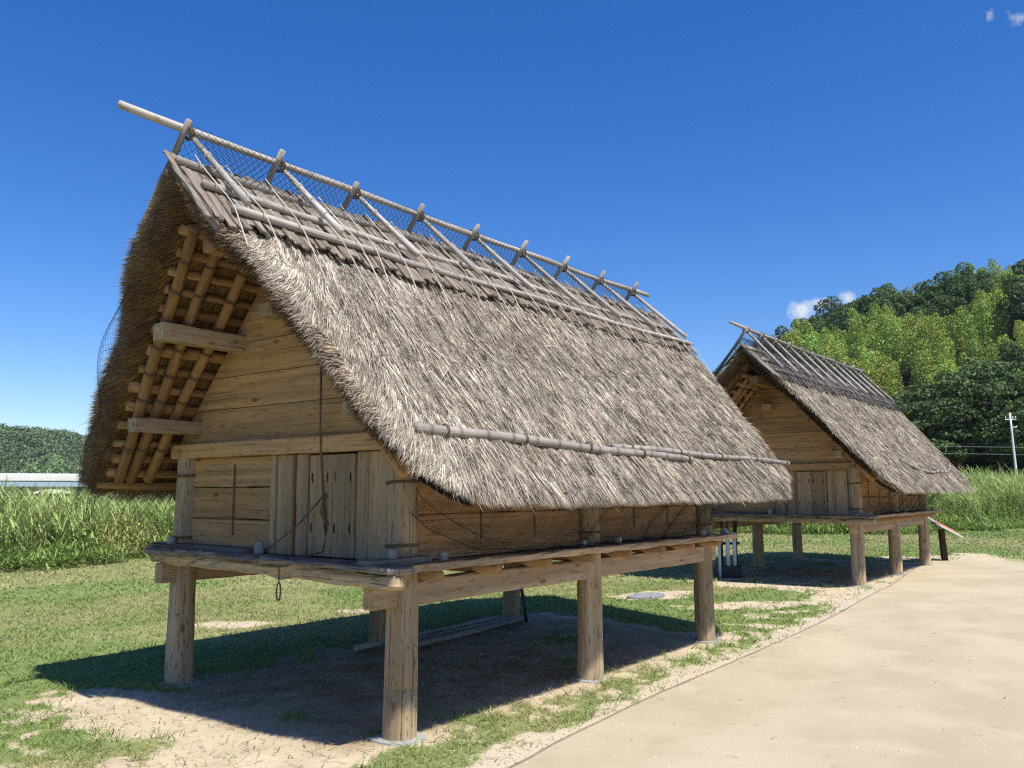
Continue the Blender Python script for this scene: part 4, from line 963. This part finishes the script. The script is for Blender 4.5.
def trunk_mesh(h, r0, seed, n=1, spread=0):
    g = G(); rng = np.random.default_rng(seed)
    for q in range(n):
        o = rng.normal(0, spread, 2) if n > 1 else (0, 0); l = rng.normal(0, .06 * h, 2)
        tube(g, [(o[0], o[1], -1.0), (o[0] + l[0] * .3, o[1] + l[1] * .3, h * .4), (o[0] + l[0], o[1] + l[1], h * .85)], [r0, r0 * .75, r0 * .35], 7, .05)
        if n == 1:
            for b in range(5):
                a = rng.uniform(0, 6.28); z = h * rng.uniform(.35, .6); tube(g, [(l[0] * .5, l[1] * .5, z), (math.cos(a) * h * .2, math.sin(a) * h * .2, z + h * .15), (math.cos(a) * h * .32, math.sin(a) * h * .32, z + h * .25)], [r0 * .45, r0 * .3, r0 * .1], 6, .05)
    return g.mesh('trunk', M_TRUNK)
kinds = dict(
    bamboo=[(bamboo_mesh(10 + i, 9.0, 6, 800), trunk_mesh(8.0, .05, i, 7, .8)) for i in range(3)],
    broad=[(broad_mesh(20 + i, 4.2, 8.5, 24, 330, .18, False), trunk_mesh(6, .22, 20 + i)) for i in range(3)],
    spreading=[(broad_mesh(30 + i, 5.6, 10.5, 40, 300, .19, True), trunk_mesh(7, .3, 30 + i)) for i in range(3)])
META = dict(bamboo=('bamboo_clump', 'feathery yellow green bamboo clump on the right hillside', 'bamboo', 'bamboo clumps on the right hillside'),
            broad=('broadleaf_tree', 'dark green rounded tree among the bamboo on the right hillside', 'tree', 'broadleaf trees on the right hillside'),
            spreading=('spreading_tree', 'dark spreading tree at the foot of the right hillside behind the reeds', 'tree', 'spreading trees at the foot of the hill'))
def plant(kind, x, y, z, rng, s):
    nm, lab, cat, grp = META[kind]; o = thing(nm, lab, cat, (x, y, z), grp); o.rotation_euler.z = rng.uniform(0, 6.28); o.scale = (s, s, s * rng.uniform(.9, 1.12))
    cm, tm = kinds[kind][rng.integers(3)]
    for nme, me in (('crown', cm), ('trunk', tm)):
        c = bpy.data.objects.new(nme, me); C.objects.link(c); c.parent = o
rng = np.random.default_rng(12); cnt = 0
r = 104.
while r < 224:
    row = 0
    step = (6.6 if r < 117 else 5.2) / r; az = R(-2) + rng.random() * step
    while az < R(31):
        a = az + rng.normal(0, .25) * step; rr = r + rng.normal(0, 1.6); h = float(hill_h(np.array(rr), np.array(a))); top = float(np.interp(a, SA, SE))
        if a < R(24) or top * 205 > 8:
            x, y = polar(rr, a); rel = (r - 104) / 103
            if r < 121: kd = 'spreading'
            else:
                f = float(fbm(np.array(a * 14), np.array(r * .045), 61, 3)); thr = .47 if rel < .62 else .54
                kd = 'bamboo' if f > thr - (.2 if .15 < rel < .62 and R(3) < a < R(19.5) else 0) else 'broad'
            vis = a > R(1) and a < R(23)
            if vis or rng.random() < .35: plant(kd, float(x), float(y), h - .3, rng, rng.uniform(.82, 1.22) * (1.1 if kd == 'broad' else 1)); cnt += 1
        az += step
    r += (6.5 if r < 117 else 5.8)

# utility pole and its wires
px_, py_ = 90.12, 8.17; up_ = thing('utility_pole', 'white concrete utility pole at the foot of the right hill', 'utility pole', (px_, py_, 0))
g = G(); tube(g, seg((0, 0, -.3), (-.02, .25, 9.0), 6), np.linspace(.14, .085, 6), 12); g.build('pole', M_STEEL, up_, True)
g = G(); beam(g, (-.55 * .618, .55 * .786 + .22, 8.35), (.55 * .618, -.55 * .786 + .22, 8.35), .07, .07); arm_ = g.build('crossarm', M_STEEL, up_)
for q in (-.48, 0.22, .48):
    g = G(); b0 = np.array([q * .618, -q * .786 + .22, 8.4]); tube(g, [b0, b0 + [0, 0, .12], b0 + [0, 0, .26]], [.03, .05, .025], 8); g.build('insulator', M_WHITE, arm_, True)
g = G(); tube(g, [(0.02, .1, 7.6), (.25, -.2, 7.6), (.28, -.22, 7.75)], [.04, .06, .04], 8); g.build('lamp_bracket', M_WHITE, up_)
for zz, lab in ((5.73, 'upper thin power line crossing before the dark trees at right'), (5.03, 'lower thin power line crossing before the dark trees at right')):
    g = G(); t_ = np.linspace(0, 1, 30); a = np.array([px_ + .5, py_ - 26, zz + .5]); b = np.array([px_ - 1, py_ + 46, zz]); P = a + (b - a) * t_[:, None]; P[:, 2] -= .7 * np.sin(t_ * np.pi * 2) ** 2; tube(g, P, .02, 5)
    tag(g.build('power_line', M_WIRE), lab, 'wire')

# far left: wooded hill and elevated highway
def far_h(r, az):
    e = np.interp(np.degrees(az), [46, 54, 60, 64, 66, 68, 69.5, 72, 78, 90, 110], [12, 44, 60, 66, 70, 74, 78, 82, 90, 80, 40])
    h1 = .72 * e / 846 * 520 * sstep(420, 540, r) * (1 - .4 * sstep(560, 760, r))
    kn = 13 * np.exp(-((np.degrees(az) - 66.6) / 1.9) ** 2) * np.exp(-((r - 415) / 45) ** 2)
    return np.maximum(h1, kn) + 3 * (fbm(az * 60, r * .02, 71, 3) - .5)
g = G(); ra = np.linspace(360, 780, 60); aa = np.radians(np.linspace(44, 112, 140)); RA, AA = np.meshgrid(ra, aa, indexing='ij'); hx, hy = polar(RA, AA)
g.add(np.stack([hx, hy, far_h(RA, AA) - .5], -1).reshape(-1, 3), grid(len(ra), len(aa))); structure(g.build('hill', plain('far_forest_floor', (.05, .075, .03), .95, .05, .4, .05), smooth=True))
g = G(); rng = np.random.default_rng(15); n = 8000; az = np.radians(rng.uniform(50, 88, n)); rr = rng.uniform(375, 600, n); h = far_h(rr, az); k = h > 1.0; az, rr, h = az[k], rr[k], h[k]
for a, r_, hh in zip(az, rr, h):
    x, y = polar(r_, a); per = 60; d = rng.normal(size=(per, 3)); d[:, 2] = np.abs(d[:, 2]) - .2; d /= np.linalg.norm(d, axis=1)[:, None]; s = rng.uniform(2.2, 4.2)
    P = np.array([x, y, hh + s * .4]) + d * np.array([s, s, s * .85]) * rng.uniform(.75, 1.1, (per, 1)); lt = float(r_ < 440)
    col = (np.array([.115, .165, .075]) + lt * np.array([.035, .045, .01])) * rng.uniform(.7, 1.3) * rng.uniform(.6, 1.4, (per, 1)) * np.ones(3); leafcards(g, P, d, .62, col, rng, .6)  # leaf colour lightened so distance haze is partly in the paint
tag(g.build('distant_woodland', M_LEAF), 'dense woodland covering the far hill at left', 'woodland', kind='stuff')
vd = math.atan2(14.7 + 4.1, 3.2 + 4.1); vd = R(67); bx, by = polar(235., vd); hb = thing('highway_bridge', 'long pale elevated highway bridge in front of the far left hill', 'bridge', (float(bx), float(by), -1.2)); hb.rotation_euler.z = vd - math.pi / 2 - .02
M_PAR = plain('pale_parapet', (.62, .60, .57), .85, .2, .12, .3); M_GIR = plain('blue_grey_girder', (.30, .38, .46), .6, .3, .1, .2)
g = G(); beam(g, (-60, 0, 6.15), (140, 0, 6.15), .5, 1.35, bev=.05, jit=0); g.build('parapet', M_PAR, hb)
g = G(); beam(g, (-60, .05, 7.05), (140, .05, 7.05), .35, .42, bev=.03, jit=0); g.build('guard_wall', M_WHITE, hb)
g = G(); beam(g, (-60, 4.5, 5.9), (140, 4.5, 5.9), 8.4, .5, bev=.05, jit=0); g.build('deck', M_PAR, hb)
g = G(); beam(g, (-60, .2, 4.75), (140, .2, 4.75), .5, 1.35, bev=.03, jit=0)
for q in np.arange(-58, 140, 5.5): beam(g, (q, -.08, 4.1), (q, -.08, 5.4), .14, .06, up=(0, 1, 0), bev=.01, jit=0)
g.build('girder', M_GIR, hb)
for q in (-35, -8, 19, 46, 73, 100):
    g = G(); beam(g, (q, 4, -.5), (q, 4, 4.1), 2.6, 5.5, up=(0, 1, 0), bev=.15, jit=0); g.build('pier', M_PAR, hb)

# ------------------------------------------------------------------ air
hm = bpy.data.materials.new('haze_air'); hm.use_nodes = True; ht = hm.node_tree
for n_ in list(ht.nodes):
    if n_.type == 'BSDF_PRINCIPLED': ht.nodes.remove(n_)
pv = ht.nodes.new('ShaderNodeVolumePrincipled'); pv.inputs['Color'].default_value = (.80, .88, 1, 1); pv.inputs['Density'].default_value = .00011; pv.inputs['Anisotropy'].default_value = .2
ht.links.new(pv.outputs[0], ht.nodes['Material Output'].inputs['Volume'])
g = G(); a_, b_2, z0_, z1_ = -1010, 1010, -5, 92
V = [(x, y, z) for z in (z0_, z1_) for x, y in ((a_, a_), (b_2, a_), (b_2, b_2), (a_, b_2))]
g.add(V, [(3, 2, 1, 0), (4, 5, 6, 7), (0, 1, 5, 4), (1, 2, 6, 5), (2, 3, 7, 6), (3, 0, 4, 7)])
hz = g.build('haze', hm); tag(hz, 'thin blue summer haze over the far hills', 'haze', kind='stuff')
